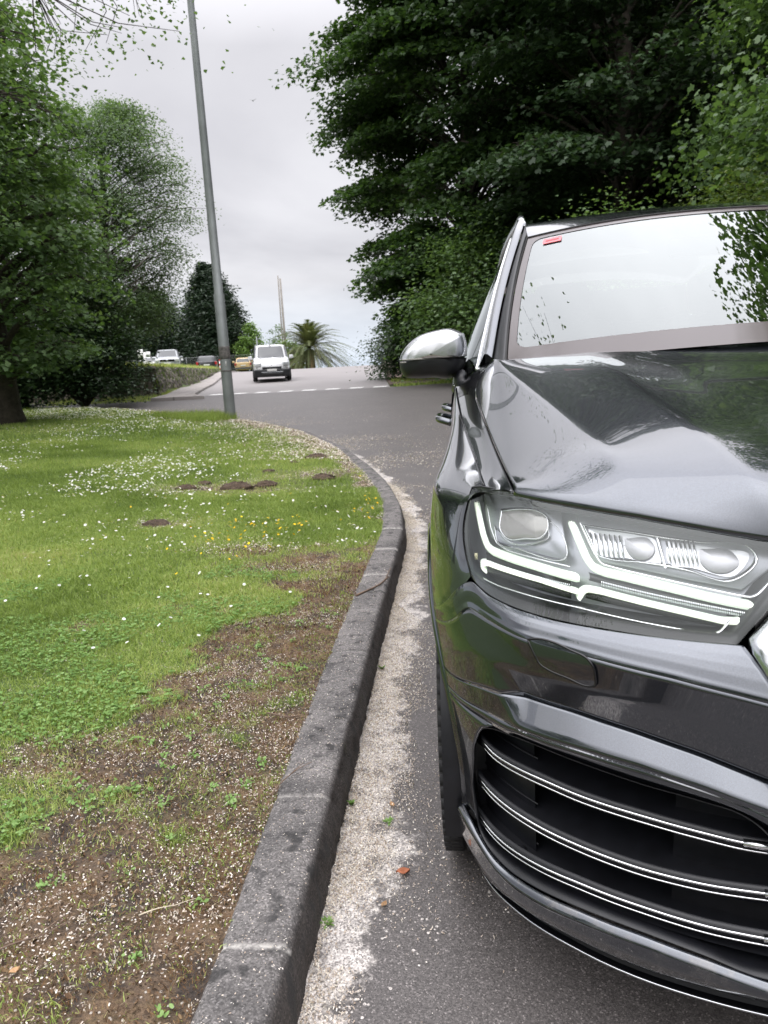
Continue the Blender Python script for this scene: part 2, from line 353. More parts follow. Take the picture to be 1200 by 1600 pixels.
# black slot and thin splitter under the lip
sp=G(); s0=brow(-.0,lambda x:zL1(x)-.012,.03,n=n); s1=brow(-.0,lambda x:zL1(x)-.03,.022,n=n); s2=brow(0,lambda x:zL1(x)-.034,.012,n=n); s3=brow(0,lambda x:zL1(x)-.044,.014,n=n); s4=brow(0,lambda x:zL1(x)-.05,.10,n=n)
band([s0,s1],2,sp); band([s2,s3,s4],6,sp,True)
spo=sp.out('splitter',SAT,car); mirX(spo)
sl=G(); sl.tube(s2[::3]+np.array([0,-.001,0]),.0022,5); o=sl.out('splitter_trim',SILV,car); mirX(o)
# washer cover
def onS(pts,off): return np.array([S(np.array(x),np.array(z),off) for x,z in pts])
capP=[(-.790,.783),(-.775,.788),(-.752,.789),(-.725,.783),(-.702,.776),(-.694,.765),(-.690,.745),(-.690,.732),(-.697,.728),(-.73,.733),(-.757,.738),(-.770,.744),(-.78,.760)]
capP=cr(np.array(capP+[capP[0]]),60)[:-1]
def patch(pts,off,shrink=1.,lift=0,ny=8):
    P=np.asarray(pts,float); c=P.mean(0); rings=[c+(P-c)*f*shrink for f in np.linspace(1,0.02,ny)]
    return np.array([onS(r_,off) for r_ in rings])
g=G()
def faceoff(x,z):   # follows the bumper face between crease and blade
    t=np.clip((zR1(x)-.012-z)/(zR1(x)-.012-zB0(x)),0,1); return float(np.interp(t,[0,.5,1],[-.0125,.004,.020]))
def fpatch(pts,lift,ny=10,shrink=1.):
    P=np.asarray(pts,float); c=P.mean(0); A=[]
    for f in np.linspace(1,.02,ny):
        A.append([S(np.array(x),np.array(z),faceoff(x,z)-lift) for x,z in (c+(P-c)*f*shrink)])
    return np.array(A)
g.grid(fpatch(capP,.0015,shrink=.965),closev=True); o=g.out('washer_cover',PAINT,car); o['label']='small rounded washer cover under the headlight'; mirX(o)
g=G(); rim_=fpatch(capP,.0006)[0]; g.tube(np.concatenate([rim_,rim_[:2]]),.0024,5,cap=False); o=g.out('cover_gap',BLK,car); mirX(o)
# --- lower intake: recessed black surround, back wall, shelves, chrome blades
op=[(-.886,.350),(-.893,.416),(-.889,.480),(-.886,.530),(-.877,.560),(-.855,.580),(-.818,.589),(-.718,.590),(-.626,.583),(-.54,.576),(-.489,.566),(-.464,.550),(-.445,.53),(-.42,.47),(-.40,.40),(-.40,.33),(-.41,.305),(-.448,.299),(-.534,.313),(-.623,.319),(-.718,.313),(-.789,.302),(-.833,.297),(-.866,.303),(-.882,.325)]
op=cr(np.array(op+[op[0]]),140)[:-1]; cop=op.mean(0)
g=G(); rings=[]
for sh,off in ((1.0,.0),(.985,.001),(.97,.018),(.95,.10),(.94,.16)):
    P=cop+(op-cop)*np.array([1-(1-sh)*.6,sh]); rings.append(onS(P,off))
g.grid(np.array(rings),closev=True); base=rings[-1]; c_=base.mean(0); g.grid(np.array([base,base*.5+c_*.5,base*.02+c_*.98]),closev=True)
surr=g.out('lower_intake',SAT,car)
# inner black plastic panels (left side plane of the intake, stepped)
g=G()
def strip(xs_,zf,off0,off1,nv=4,dz0=0,dz1=0):
    A=[]
    for k in range(nv):
        t=k/(nv-1); A.append([S(np.array(x),np.array(zf(x)+dz0*(1-t)+dz1*t),off0*(1-t)+off1*t) for x in xs_])
    return np.array(A)
g.grid(strip(np.linspace(-.885,-.775,16),lambda x:.44,.045,.06,3,-.11,.12)); g.grid(strip(np.linspace(-.56,-.42,16),lambda x:.43,.075,.06,3,-.12,.13))
for zz in (.505,.408,.325):     # shelves running back behind each blade
    g.grid(strip(np.linspace(-.882,-.42,50),lambda x:zz,.018,.11,4,.0,.026))
    g.tube(strip(np.linspace(-.87,-.77,14),lambda x:zz+.022,.05,.05,2)[0],.002,5)
for k in range(22):
    x=-.74+k*.013
    g.box(S(np.array(x),np.array(.44),.12),(.003,.01,.27))
o=g.out('intake_panel',SAT,surr); mirs=[]
def blade(zf,x0,x1,name):
    g=G(); xs_=np.linspace(x0,x1,60)
    top=np.array([S(np.array(x),np.array(zf(x)),.010) for x in xs_]); low=np.array([S(np.array(x),np.array(zf(x)-.0125),.011) for x in xs_])
    fadein=np.clip((xs_-x0)/.02,0.15,1)
    g.tube(top,.0030*fadein,8,flat=.8); g.tube(low,.0017*fadein,6)
    g.tube([top[-6],top[-1]],[.0075,.0085],6,flat=.7)
    o=g.out(name,CHR,surr)
    g=G(); A=[];
    for dz,of in ((.006,.02),(.0035,.012),(-.006,.0145),(-.0145,.0135),(-.018,.03)): A.append([S(np.array(x),np.array(zf(x)+dz),of) for x in xs_])
    g.grid(np.array(A)); p=g.out('blade_core',SAT,surr)
for zf,x0 in ((zt([(-.875,.532),(-.866,.523),(-.857,.518),(-.817,.519),(-.763,.522),(-.713,.520),(-.619,.520),(-.529,.516),(-.486,.513),(-.452,.514)]),-.872),
           (zt([(-.885,.438),(-.877,.433),(-.864,.427),(-.829,.423),(-.763,.422),(-.712,.423),(-.617,.423),(-.527,.427),(-.44,.435),(-.41,.437)]),-.88),
           (zt([(-.89,.354),(-.884,.348),(-.871,.341),(-.836,.337),(-.765,.346),(-.713,.353),(-.617,.357),(-.526,.357),(-.439,.361),(-.41,.362)]),-.884)):
    blade(zf,x0,-.447 if zf(-.45)>.5 else -.412,'chrome_blade')
g=G(); c0=S(np.array(-.80),np.array(.325),.03); g.lathe([(.0001,-.002),(.009,-.002),(.010,0),(.010,.01)],c0,'Y',20); g.out('parking_sensor',SAT,surr)
mirX(surr)
# --- grille
gp=[(-.40,.33),(-.47,.815),(-.475,.83),(-.34,.955),(-.3,.965)]
gr=G(); P0=np.array([(-.395,.335),(-.425,.56),(-.452,.757),(-.478,.812),(-.477,.826),(-.36,.948),(-.34,.957)]); P1=np.array([(-.36,.35),(-.385,.56),(-.41,.745),(-.432,.80),(-.43,.82),(-.335,.915),(-.32,.92)])
full0=np.concatenate([P0,P0[::-1]*[-1,1]]); full1=np.concatenate([P1,P1[::-1]*[-1,1]])
def grp(P,off): return np.array([S(np.array(x),np.array(z),off) for x,z in P])
f0=lin(full0,120); f1=lin(full1,120); f0=np.concatenate([f0,lin(np.array([full0[-1],full0[0]]),40)[1:-1]]); f1=np.concatenate([f1,lin(np.array([full1[-1],full1[0]]),40)[1:-1]])
gr.grid(np.array([grp(f0,.008),grp(f0*.93+f1*.07,-.012),grp(f0*.5+f1*.5,-.016),grp(f1,-.006),grp(f1*[.985,1],.05)]),closev=True)
grille=gr.out('grille_frame',SILV,car)
g=G()
for k in range(-13,14):
    x=k*.029; z0=.36; z1=min(.915,.915-(max(abs(x)-.32,0))*1.0)
    zz=np.linspace(z0,z1,12); g.tube([S(np.array(x),np.array(z),.02) for z in zz],.006,6)
for z in (.42,.53,.64,.75,.85): g.tube([S(np.array(x),np.array(z),.035) for x in np.linspace(-.40,.40,20)],.008,6)
g.out('grille_bar',CHR,grille)
g=G(); g.grid(np.array([[S(np.array(x),np.array(z),.09) for x in np.linspace(-.44,.44,10)] for z in np.linspace(.33,.94,10)])); g.out('grille_mesh',BLK,grille)
# ---------------------------------------------------------------- headlight
hb=zt([(-.905,.875),(-.892,.853),(-.884,.842),(-.872,.833),(-.856,.826),(-.812,.819),(-.751,.816),(-.667,.817),(-.579,.816),(-.49,.818)])
def HLp(u,v):
    """u 0 inner..1 outer, v 0 bottom..1 top -> (x,z)"""
    xb=np.interp(u,[0,1],[-.492,-.884]); xt=np.interp(u,[0,1],[-.372,-.884]); 
    zb=hb(xb); ztop=np.interp(xt,[-.884,-.879,-.86,-.789,-.698,-.604,-.517,-.433,-.372],[.98,.997,1.004,1.006,.999,.99,.978,.962,.952])
    x=xb*(1-v)+xt*v; z=zb*(1-v)+ztop*v
    bow=.014*math.sin(math.pi*v)*max(0,(u-.85)/.15)**1.0
    return x-bow,z
def HLs(u,v,off): x,z=HLp(u,v); return S(np.array(x),np.array(z),off)
def inset(u,v,d): # shrink the outline by d (fraction)
    return .5+(u-.5)*(1-d),.5+(v-.5)*(1-d*3.0)
hroot=None
us=np.linspace(0,1,60); vs=np.linspace(0,1,20)
g=G(); g.grid(np.array([[HLs(u,v,.004-.006*math.sin(math.pi*v)*math.sin(math.pi*u)) for u in us] for v in vs]))
# seat ring: the black border round the lamp, then the deep bowl
ring=[(u,0) for u in np.linspace(0,1,60)]+[(1,v) for v in np.linspace(0,1,20)[1:]]+[(u,1) for u in np.linspace(1,0,60)[1:]]+[(0,v) for v in np.linspace(1,0,20)[1:-1]]
def ringpts(d,off): return np.array([HLs(*inset(u,v,d),off) for u,v in ring])
hb_=G(); hb_.grid(np.array([ringpts(-.006,.012),ringpts(-.004,.007),ringpts(0,.008),ringpts(.03,.012),ringpts(.045,.020),ringpts(.048,.075)]),closev=True)
hl=hb_.out('headlight',simple('lamp_surround',(.008,.008,.009),.3),car); hl['label']='lit headlight with double white light bars behind a clear lens'
lens=g.out('lens',LENS,hl)
def hl_part(name,mat,geo): return geo.out(name,mat,hl)
# inner tray
g=G(); g.grid(np.array([[HLs(*inset(u,v,.045),.068-.012*math.sin(u*9)*0) for u in us] for v in vs])); hl_part('lamp_tray',HOUS,g)
def ribbon(P,wd,off,g,depth=.012,offt=None,n_=90,wend=None,tw=None):
    """raised strip following (x,z) points on the nose surface, width wd, with side walls"""
    P=gsm(lin(np.array(P),n_)[None],2,1)[0] if False else lin(np.array(P),n_); P[1:-1]=.25*P[:-2]+.5*P[1:-1]+.25*P[2:]; P[1:-1]=.25*P[:-2]+.5*P[1:-1]+.25*P[2:]; T=np.gradient(P,axis=0); T/=np.linalg.norm(T,axis=1)[:,None]; Nn=np.stack([-T[:,1],T[:,0]],-1)
    ww=wd*np.ones(n_)
    if wend: ww=wd*np.interp(np.linspace(0,1,n_),[0,.02,.98,1],[wend,1,1,wend])
    if tw: ww=ww*np.interp(np.linspace(0,1,n_),[0,.3,1],[tw,1,1])
    a=P+Nn*ww[:,None]/2; c=P-Nn*ww[:,None]/2; am=P+Nn*ww[:,None]*.3; cm=P-Nn*ww[:,None]*.3
    rows=[onS(a,off+depth),onS(a,off+.002),onS(am,off),onS(cm,off),onS(c,off+.002),onS(c,off+depth)]
    g.grid(np.array(rows)); return g
DA1=[(-.869,.968),(-.864,.942),(-.858,.914),(-.851,.897),(-.842,.8915),(-.816,.889),(-.772,.886),(-.724,.881),(-.700,.879)]
DA2=[(-.853,.864),(-.861,.868),(-.860,.875),(-.850,.8795),(-.842,.879),(-.805,.878),(-.762,.876),(-.713,.870),(-.700,.8685)]
DB1=[(-.705,.966),(-.695,.937),(-.686,.912),(-.677,.899),(-.660,.894),(-.631,.891),(-.567,.882),(-.514,.873),(-.456,.865)]
DB2=[(-.702,.853),(-.695,.866),(-.688,.8705),(-.667,.870),(-.606,.862),(-.552,.855),(-.499,.847),(-.478,.848),(-.456,.860)]
DA2=[(x,z-.0125) for x,z in DA2]; DB2=[(x,z-.0075) for x,z in DB2]
for P,wd,t_ in ((DA1,.0076,.75),(DA2,.0052,None),(DB1,.0074,.65),(DB2,.0055,None)): g=G(); ribbon(P,wd,.026,g,wend=.8,tw=t_); hl_part('light_bar',DRL,g)
GUI=emis('dim_light_guide',(.72,.92,.66),.26)
for P,wd in ((DA1,.0120),(DB1,.0125)): g=G(); ribbon([(x+.0015,z-.002) for x,z in P],wd,.0295,g,wend=.7); hl_part('light_guide',GUI,g)
for P,wd in ((DA2,.0078),(DB2,.0084)): g=G(); ribbon(P,wd,.0295,g,wend=.7); hl_part('light_guide',GUI,g)
# thin fluted strips beside the bars
g=G()
for k in range(46):
    t=k/45; x=-.845+t*.13; z=.876-.006*t-.0075; g.box(S(np.array(x),np.array(z),.034),(.0014,.004,.009))
hl_part('fluted_strip',REFL,g); g=G()
for k in range(84):
    t=k/83; x=-.665+t*.20; z=.8815-.024*t-.0065; g.box(S(np.array(x),np.array(z),.034),(.0013,.004,.008))
hl_part('fluted_strip',REFL,g)
LBK=simple('lamp_black',(.012,.013,.013),.4)
for P,wd in (([(-.852,.873),(-.78,.872),(-.712,.866)],.011),([(-.682,.880),(-.6,.870),(-.462,.852)],.010),([(-.85,.852),(-.78,.852),(-.712,.848)],.013),([(-.69,.853),(-.6,.845),(-.49,.834)],.012)): g=G(); ribbon(P,wd,.0365,g); hl_part('black_strip',LBK,g)
g=G(); ribbon([(-.860,.842),(-.83,.839),(-.807,.839),(-.704,.836),(-.610,.829),(-.521,.8235),(-.508,.827),(-.492,.845)],.0022,.020,g,.004); hl_part('chrome_line',CHR,g)
g=G(); ribbon([(-.847,.968),(-.842,.93),(-.833,.907),(-.815,.9),(-.76,.897),(-.712,.894)],.0022,.030,g,.004); hl_part('chrome_line',CHR,g)
g=G(); ribbon([(-.690,.965),(-.675,.925),(-.664,.905),(-.632,.9),(-.564,.891),(-.458,.876),(-.449,.880),(-.417,.911),(-.39,.94)],.003,.030,g,.004)
hl_part('chrome_line',CHR,g)
# upper trays: lighter stepped housing above the bars
g=G()
def zone(P,off,depth=.03,sl=.0):
    P=np.array(P); c=P.mean(0); rr=[onS(c+(P-c)*1.0,off+depth),onS(P,off),onS(c+(P-c)*.97,off-.0015)]
    for f in (.6,.02): rr.append(onS(c+(P-c)*f,off+sl))
    g.grid(np.array(rr),closev=True)
zone([(-.842,.905),(-.833,.902),(-.77,.899),(-.712,.896),(-.712,.925),(-.716,.975),(-.78,.982),(-.85,.980),(-.850,.94)],.052); hl_part('lamp_shelf',HOUS,g); g=G()
zone([(-.660,.902),(-.6,.897),(-.53,.888),(-.462,.880),(-.415,.915),(-.395,.942),(-.46,.962),(-.56,.975),(-.69,.982),(-.688,.95),(-.672,.915)],.052)
hl_part('lamp_shelf',HOUS,g)
def frame(P,wd,off,g,n_=80,depth=.02):
    P=np.array(P+[P[0]]); P=cr(P,n_); c=P.mean(0)
    L0_=np.linalg.norm(P-c,axis=1)[:,None]; Q=P-(P-c)/L0_*wd
    g.grid(np.array([onS(P,off+depth),onS(P,off),onS(Q,off),onS(Q,off+depth)]))
g=G(); P1=[(-.821,.9605),(-.79,.970),(-.752,.971),(-.742,.966),(-.741,.944),(-.752,.929),(-.78,.921),(-.815,.916),(-.823,.923)]
frame(P1,.0022,.043,g); hl_part('lamp_frame',CHR,g); g=G(); frame([(-.835,.929),(-.829,.902),(-.80,.9005),(-.712,.907),(-.714,.930),(-.728,.951),(-.738,.958),(-.74,.93),(-.76,.917),(-.81,.909)],.0015,.047,g); hl_part('lamp_frame',CHR,g); g=G()
P2=[(-.684,.959),(-.674,.932),(-.667,.914),(-.655,.911),(-.602,.910),(-.536,.904),(-.476,.894),(-.463,.900),(-.437,.932),(-.443,.941),(-.512,.947),(-.597,.954)]
frame(P2,.0028,.043,g); hl_part('lamp_frame',CHR,g); g=G(); ribbon([(-.574,.950),(-.568,.906)],.005,.042,g); hl_part('lamp_frame',CHR,g)
def bowl(P,off,dep,g):
    P=cr(np.array(P+[P[0]]),60)[:-1]; c=P.mean(0); g.grid(np.array([onS(c+(P-c)*f,off+dep*(1-f**2)) for f in (1,.85,.65,.4,.2,.02)]),closev=True)
g=G(); bowl([(x*.995-.004,z) for x,z in P1],.0455,-.006,g); hl_part('projector_bezel',simple('lamp_glass_block',(.30,.29,.275),.12,.3,Coat_Weight=.5),g)
g=G(); 
cc_=[(-.655,.945),(-.582,.948),(-.577,.915),(-.65,.918)]; dd_=[(-.562,.945),(-.47,.932),(-.485,.902),(-.556,.912)]
bowl([(-.676,.952),(-.60,.950),(-.578,.946),(-.573,.91),(-.62,.914),(-.664,.916)],.047,.003,g); BRR=simple('brushed_reflector',(.5,.51,.53),.35,.9); hl_part('reflector_bowl',BRR,g); g=G(); bowl([(-.562,.945),(-.49,.938),(-.447,.932),(-.47,.902),(-.53,.908),(-.560,.911)],.047,.003,g); hl_part('reflector_bowl',BRR,g)
for (x0,x1) in ((-.672,-.628),(-.56,-.522)):
    g=G()
    for k in range(7):
        x=x0+(x1-x0)*k/6; g.tube([S(np.array(x-.002),np.array(.948),.043),S(np.array(x),np.array(.93),.045),S(np.array(x+.001),np.array(.914),.043)],.0017,5)
    hl_part('reflector_rib',REFL,g)
def dome(x,z,rx,rz_,off,bul,g,n_=28):
    A=[]
    for f in np.linspace(1,0.02,9):
        th=np.arange(n_)*2*math.pi/n_; A.append([S(np.array(x+rx*f*math.cos(t)),np.array(z+rz_*f*math.sin(t)),off-bul*math.sqrt(max(0,1-f*f))) for t in th])
    g.grid(np.array(A),closev=True)
for pts in ([(-.622,.944),(-.585,.945),(-.580,.932),(-.59,.917),(-.612,.916),(-.622,.928)],[(-.515,.937),(-.47,.934),(-.463,.922),(-.48,.906),(-.508,.908),(-.517,.92)]):
    g=G(); bowl(pts,.0445,-.005,g); hl_part('projector_lens',LENSG,g)
g=G(); g.box(S(np.array(-.872),np.array(.873),.028),(.006,.006,.012)); hl_part('side_marker',simple('amber_marker',(.45,.42,.25),.3),g)
mirX(hl)
# ---------------------------------------------------------------- hood
A_=[(-.795,.405,1.008),(-.806,.55,1.030),(-.817,.75,1.054),(-.839,1.05,1.107),(-.852,1.25,1.150),(-.838,1.36,1.190),(-.80,1.44,1.240)]
c1=[(-.427,.150,1.008),(-.430,.18,1.034),(-.449,.26,1.069),(-.473,.37,1.104),(-.497,.62,1.154),(-.522,.95,1.219),(-.54,1.10,1.243),(-.545,1.17,1.256)]
c3=[(-.60,.250,1.004),(-.605,.28,1.033),(-.623,.36,1.070),(-.65,.55,1.105),(-.685,.74,1.138),(-.722,.92,1.171),(-.757,1.10,1.207),(-.775,1.22,1.233),(-.78,1.30,1.248)]
c2=[(-.33,.125,1.0),(-.335,.18,1.036),(-.345,.28,1.075),(-.355,.40,1.108),(-.37,.62,1.153),(-.385,.95,1.217),(-.39,1.04,1.240),(-.392,1.09,1.255)]
ce=[(0,.085,1.0),(0,.14,1.036),(0,.25,1.078),(0,.38,1.110),(0,.62,1.156),(0,.88,1.207),(0,.98,1.237),(0,1.02,1.254)]
c1m=[(-.42,.132,.966),(-.40,.42,1.098),(-.425,.65,1.158),(-.44,.90,1.214),(-.45,1.02,1.243),(-.455,1.08,1.258),(-.46,1.13,1.266)]
frontx=lambda x: (np.interp(x,[-.80,-.789,-.698,-.604,-.517,-.433,-.372,-.3,0],[1.006,1.006,.999,.99,.978,.966,.957,.95,.948]))
def pf(l,ya=None,yb=None,tail=[],dg=3,m_=44):
    l=np.array(l); ya=l[0,1]; yb=l[-1,1]; cx3=np.polyfit(l[:,1],l[:,0],dg-1); cz3=np.polyfit(l[:,1],l[:,2],dg-1); y=np.linspace(ya,yb,m_); return np.concatenate([np.stack([np.polyval(cx3,y),y,np.polyval(cz3,y)],-1)]+([np.array(tail)] if len(tail) else []))
A_=[tuple(p) for p in pf(A_[:5],tail=[(-.850,1.31,1.171),(-.840,1.37,1.197),(-.823,1.41,1.222),(-.800,1.445,1.243)],m_=20)]
lines=[A_,c3,c1,c2,ce]
nr=70; Ls=[cr(np.array(lines[0]),nr)]+[gsm(lin(np.array(l),nr)[:,None,:],22,0)[:,0] for l in lines[1:]]
segs=[30,26,16,26]
cols=[]
for k in range(4):
    a,c=Ls[k],Ls[k+1]; bul=[.014,-.002,.001,.006][k]
    for j in range(segs[k]):
        t=j/segs[k]; p=a*(1-t)+c*t; p[:,2]+=bul*4*t*(1-t)*.6; cols.append(p)
cols.append(Ls[4]); H=np.array(cols).transpose(1,0,2)   # rows(front->rear) x cols(edge->centre)
H=gsm(H,2,1); 
# roll the leading edge down to the lamp line
edge=[]
for j in range(H.shape[1]):
    x=H[0,j,0]; p=S(np.array(x),np.array(frontx(x)-.002),.004); edge.append(p)
edge=np.array(edge)
mid=H[0]*.5+edge*.5
low=edge.copy()
# new front rows: rounded nose
H[0]=edge+np.array([0,.002,.004]); H[1]=edge+np.array([0,.006,.016])*1.0
for i,wq in ((2,.3),):
    H[i]=H[i]*(1-wq)+(H[1]+(H[7]-H[1])*((i-1)/6))*wq
H=gsm(H,4,0)
under=edge+np.array([0,.02,-.006])
Hf=np.concatenate([[under],[edge],H]); 
Hm=Hf[:,::-1][:,1:]*np.array([-1,1,1]); g=G(); g.grid(np.concatenate([Hf,Hm],1),flip=True)
hood=g.out('hood',PAINT,car); s_=hood.modifiers.new('thick','SOLIDIFY'); s_.thickness=.006; s_.offset=-1
g=G(); g.tube(edge[5:-1:2]+np.array([0,.011,-.007]),.011,8); g.tube((edge[5:-1:2]+np.array([0,.011,-.007]))*[-1,1,1],.011,8); g.out('hood_seal',RUB,car)
# cowl / wiper well in black and washer lines
g=G(); rear=H[-1]; g.grid(np.array([rear+[0,-.01,-.014],rear+[0,.06,-.06],rear+[0,.10,-.08]])); g.grid((np.array([rear+[0,-.01,-.014],rear+[0,.06,-.06],rear+[0,.10,-.08]]))*[-1,1,1],flip=True); g.out('cowl',SAT,car)
# ---------------------------------------------------------------- fender: narrow top strip between hood seam and crease, then the flank
gapv=np.array([-.006,0,-.002])
At=np.array(A_[:21])+gapv; Atr=cr(At,60)
_b0=S(np.array(-.846),np.array(1.001)); B_=np.array([(_b0[0],_b0[1]+.004,1.000),(-.850,.54,.999),(-.855,.64,1.003),(-.864,.80,1.020),(-.879,1.0,1.046),(-.895,1.20,1.080),(-.908,1.42,1.120),(-.919,1.66,1.170)]); Bt=cr(B_,60)
hlo=[S(np.array(x),np.array(z),.001) for x,z in ((-.80,1.009),(-.82,1.009),(-.846,1.008))]
g=G(); top=np.array([Atr*(1-t)+Bt*t+np.array([0,0,.004*4*t*(1-t)]) for t in np.linspace(0,1,14)]); g.grid(top)
def flank_x(y,z):
    W=float(np.interp(z,ZT,WT)); arch=math.exp(-((y-AXY)/.42)**2)+math.exp(-((y-3.95)/.45)**2)
    base=.985 if z<.9 else .985
    waist=-.030*(1-min(arch,1))*(1 if z<.95 else 1)
    prof=float(np.interp(z,[.25,.4,.55,.75,.88,.97,1.05],[-.03,-.01,-.004,.0,-.003,-.014,-.03]))
    xs_=float(SY(np.array(y),np.array(min(z,.98)))[0]) if y<.80 else -(float(np.interp(min(z,.98),ZT,WT)))
    t=min(max((y-.55)/.35,0),1); t=t*t*(3-2*t)
    return xs_*(1-t)+t*(-(base+prof+waist*.9))
def curlx(y,z,zb,xb):
    x1=flank_x(y,min(z,.955))
    if z<=.955: return x1
    s=min((z-.955)/max(zb-.955,.01),1); return x1+(xb-x1)*(1-max(1-s**1.45,0)**(1/1.45))
ncol=60; FL=[]
BtF=Bt; _ys=np.linspace(.525,float(Bt[-1][1]),ncol); BtF=np.stack([np.interp(_ys,Bt[:,1],Bt[:,0]),_ys,np.interp(_ys,Bt[:,1],Bt[:,2])],-1)
for j in range(ncol):
    y,xb,zb=BtF[j][1],BtF[j][0],BtF[j][2]
    # bottom limit: arch edge or sill
    yy=y
    zlow=AZ+math.sqrt(max((AR+.012)**2-(yy-AXY)**2,0)) if abs(yy-AXY)<AR+.0119 else .30
    if yy<.60: zlow=max(zlow,.715)
    zlow=max(zlow,.30); 
    col=[]; zmid=np.linspace(zb-.035,zlow,26)
    x1=flank_x(yy,min(zb-.035,.97)); 
    pts=[]
    for s in np.linspace(0,1,14)[:-1]: z=.955+(zb-.955)*math.cos(s*math.pi/2); pts.append((curlx(yy,z,zb,xb),y,z))
    for z in np.linspace(.955,zlow,22): pts.append((flank_x(yy,z),y,z))
    FL.append(lin(np.array(pts),56))
FL=np.array(FL).transpose(1,0,2)
# the front edge of the flank follows the lamp and the bumper cut
def front_edge(z): return float(np.interp(z,[.70,.763,.815,.84,.88,.93,.977,.998],[.51,.485,.415,.405,.435,.490,.515,.50]))
nf=np.array([[0,0,0.]])
g.grid(gsm(FL,2,1))
EX=[]
for z in np.linspace(.993,.735,34):
    y0=front_edge(z)+.006; ye=.515
    ys=np.linspace(y0,.53,8); EX.append([(flank_x(float(y),z),y,z) for y in ys])
fend=g.out('front_fender',PAINT,car)
# corner skin between the lamp edge and the first flank column
col0=FL[:,0]; L0=np.concatenate([[0],np.cumsum(np.linalg.norm(np.diff(col0,axis=0),axis=1))]); L0/=L0[-1]
lo_=[HLs(1.,v,0.) for v in np.linspace(.97,.0,14)]
fc=[np.array(B_[0]),np.array([-.872,.478,.995])]+lo_+[SY(np.array(y),np.array(z)) for y,z in ((.402,.828),(.425,.808),(.452,.784),(.480,.758),(.503,.735),(.518,.716))]
fc=np.array(fc); fc[2:,1]+=.0035; fcr=lin(fc,len(col0),ts=L0); rows=[]
for k in range(len(col0)):
    p=[]
    for q in np.linspace(0,1,10):
        a=fcr[k]*(1-q)+col0[k]*q
        zb_=1.0; xb_=float(np.interp(a[1],Bt[:,1],Bt[:,0])); wq=min(q*4,1); a[0]=a[0]*(1-wq)+curlx(float(a[1]),float(a[2]),zb_,xb_)*wq
        p.append(a)
    rows.append(p)
g=G(); g.grid(np.array(rows)); g.out('fender_corner',PAINT,fend)
# wheel arch lip
g=G(); th=np.linspace(R(-8),R(188),60); A=[]
for rr,dx in ((AR+.012,.0),(AR+.006,.006),(AR-.004,.004),(AR-.02,-.03)):
    A.append([(flank_x(float(AXY-rr*math.cos(t)),float(AZ+rr*math.sin(t)))-dx,AXY-rr*math.cos(t),AZ+rr*math.sin(t)) for t in th])
g.grid(np.array(A)); g.out('arch_lip',PAINT,fend)
g=G(); A=[]
for x in (-.955,-.62): A.append([(x,AXY-(AR-.012)*math.cos(t),AZ+(AR-.012)*math.sin(t)) for t in np.linspace(R(-20),R(200),40)])
g.grid(np.array(A)); A=np.array(A); g.grid(np.array([A[1],A[1]*0+np.array([-.62,AXY,AZ])])); g.out('wheel_well',SAT,fend)
g=G(); g.tube(Bt[4:-1]+np.array([-.0015,0,.001]),.0022,6); g.out('shoulder_line',BLK,fend)
g=G(); g.tube(np.array(cr(np.array(A_[:22]),60))+np.array([-.003,0,-.006]),.0035,6); g.out('hood_gap',BLK,fend)
mirX(fend)
# ---------------------------------------------------------------- body side: doors, rear quarter
def belt(y): return float(np.interp(y,[1.66,2.2,3.0,3.8,4.6,4.95],[1.168,1.175,1.185,1.20,1.22,1.20]))
def beltx(y): return -float(np.interp(y,[1.66,2.2,3.0,3.8,4.5,4.8,4.98],[.919,.93,.932,.925,.90,.86,.78]))
def side_panel(ya,yb,name,par,n_=30,arch=None):
    ys=np.linspace(ya,yb,n_); A=[]
    for y in ys:
        zl=.30
        if arch and abs(y-arch)<AR: zl=AZ+math.sqrt(AR*AR-(y-arch)**2)
        tap=float(np.interp(y,[4.4,4.8,5.0],[0,.07,.2])); zb=belt(y); xb=beltx(y)
        pts=[(xb,y,zb),(xb-.014,y,zb-.025),(xb-.018,y,zb-.06)]
        x2=flank_x(y,.9)+tap
        for z in np.linspace(.98,zl,12): pts.append((min(flank_x(y,z)+tap,0) if z<.9 else (flank_x(y,z)+tap),y,z))
        A.append(cr(np.array(pts),30))
    g=G(); g.grid(np.array(A).transpose(1,0,2)); return g.out(name,PAINT,par)
fd=side_panel(1.665,2.78,'front_door',car); rd=side_panel(2.786,3.66,'rear_door',car,arch=3.95); rq=side_panel(3.666,4.98,'rear_quarter',car,50,arch=3.95)
for d,yh in ((fd,2.52),(rd,3.40)):
    g=G(); pts=[(-.950,yh-.12,.985),(-.995,yh-.10,1.0),(-1.014,yh,1.005),(-.995,yh+.1,1.005),(-.950,yh+.12,.99)]
    g.tube(cr(np.array(pts),20),.018,8,flat=.9); h=g.out('door_handle',PAINT,d)
    g=G(); g.tube(cr(np.array(pts),20)[3:-3]+np.array([-.004,0,-.012]),.0045,6); g.out('handle_trim',CHR,h)
g=G(); g.tube([(-.978,1.66,.62),(-.985,1.9,.62)],.003,5); g.tube([(beltx(y)-.004,y,belt(y)+.004) for y in np.linspace(1.70,4.4,30)],.006,6); g.out('belt_trim',CHR,fd)
g=G(); g.grid(np.array([[(flank_x(y,.32)+dx,y,z) for y in np.linspace(1.38,3.52,40)] for dx,z in ((.0,.33),(-.012,.30),(-.004,.22),(.10,.20))])); sill=g.out('sill',SAT,car)
g=G(); A=[]
for x in (-.955,-.62): A.append([(x,3.95-(AR-.012)*math.cos(t),AZ+(AR-.012)*math.sin(t)) for t in np.linspace(R(-20),R(200),40)])
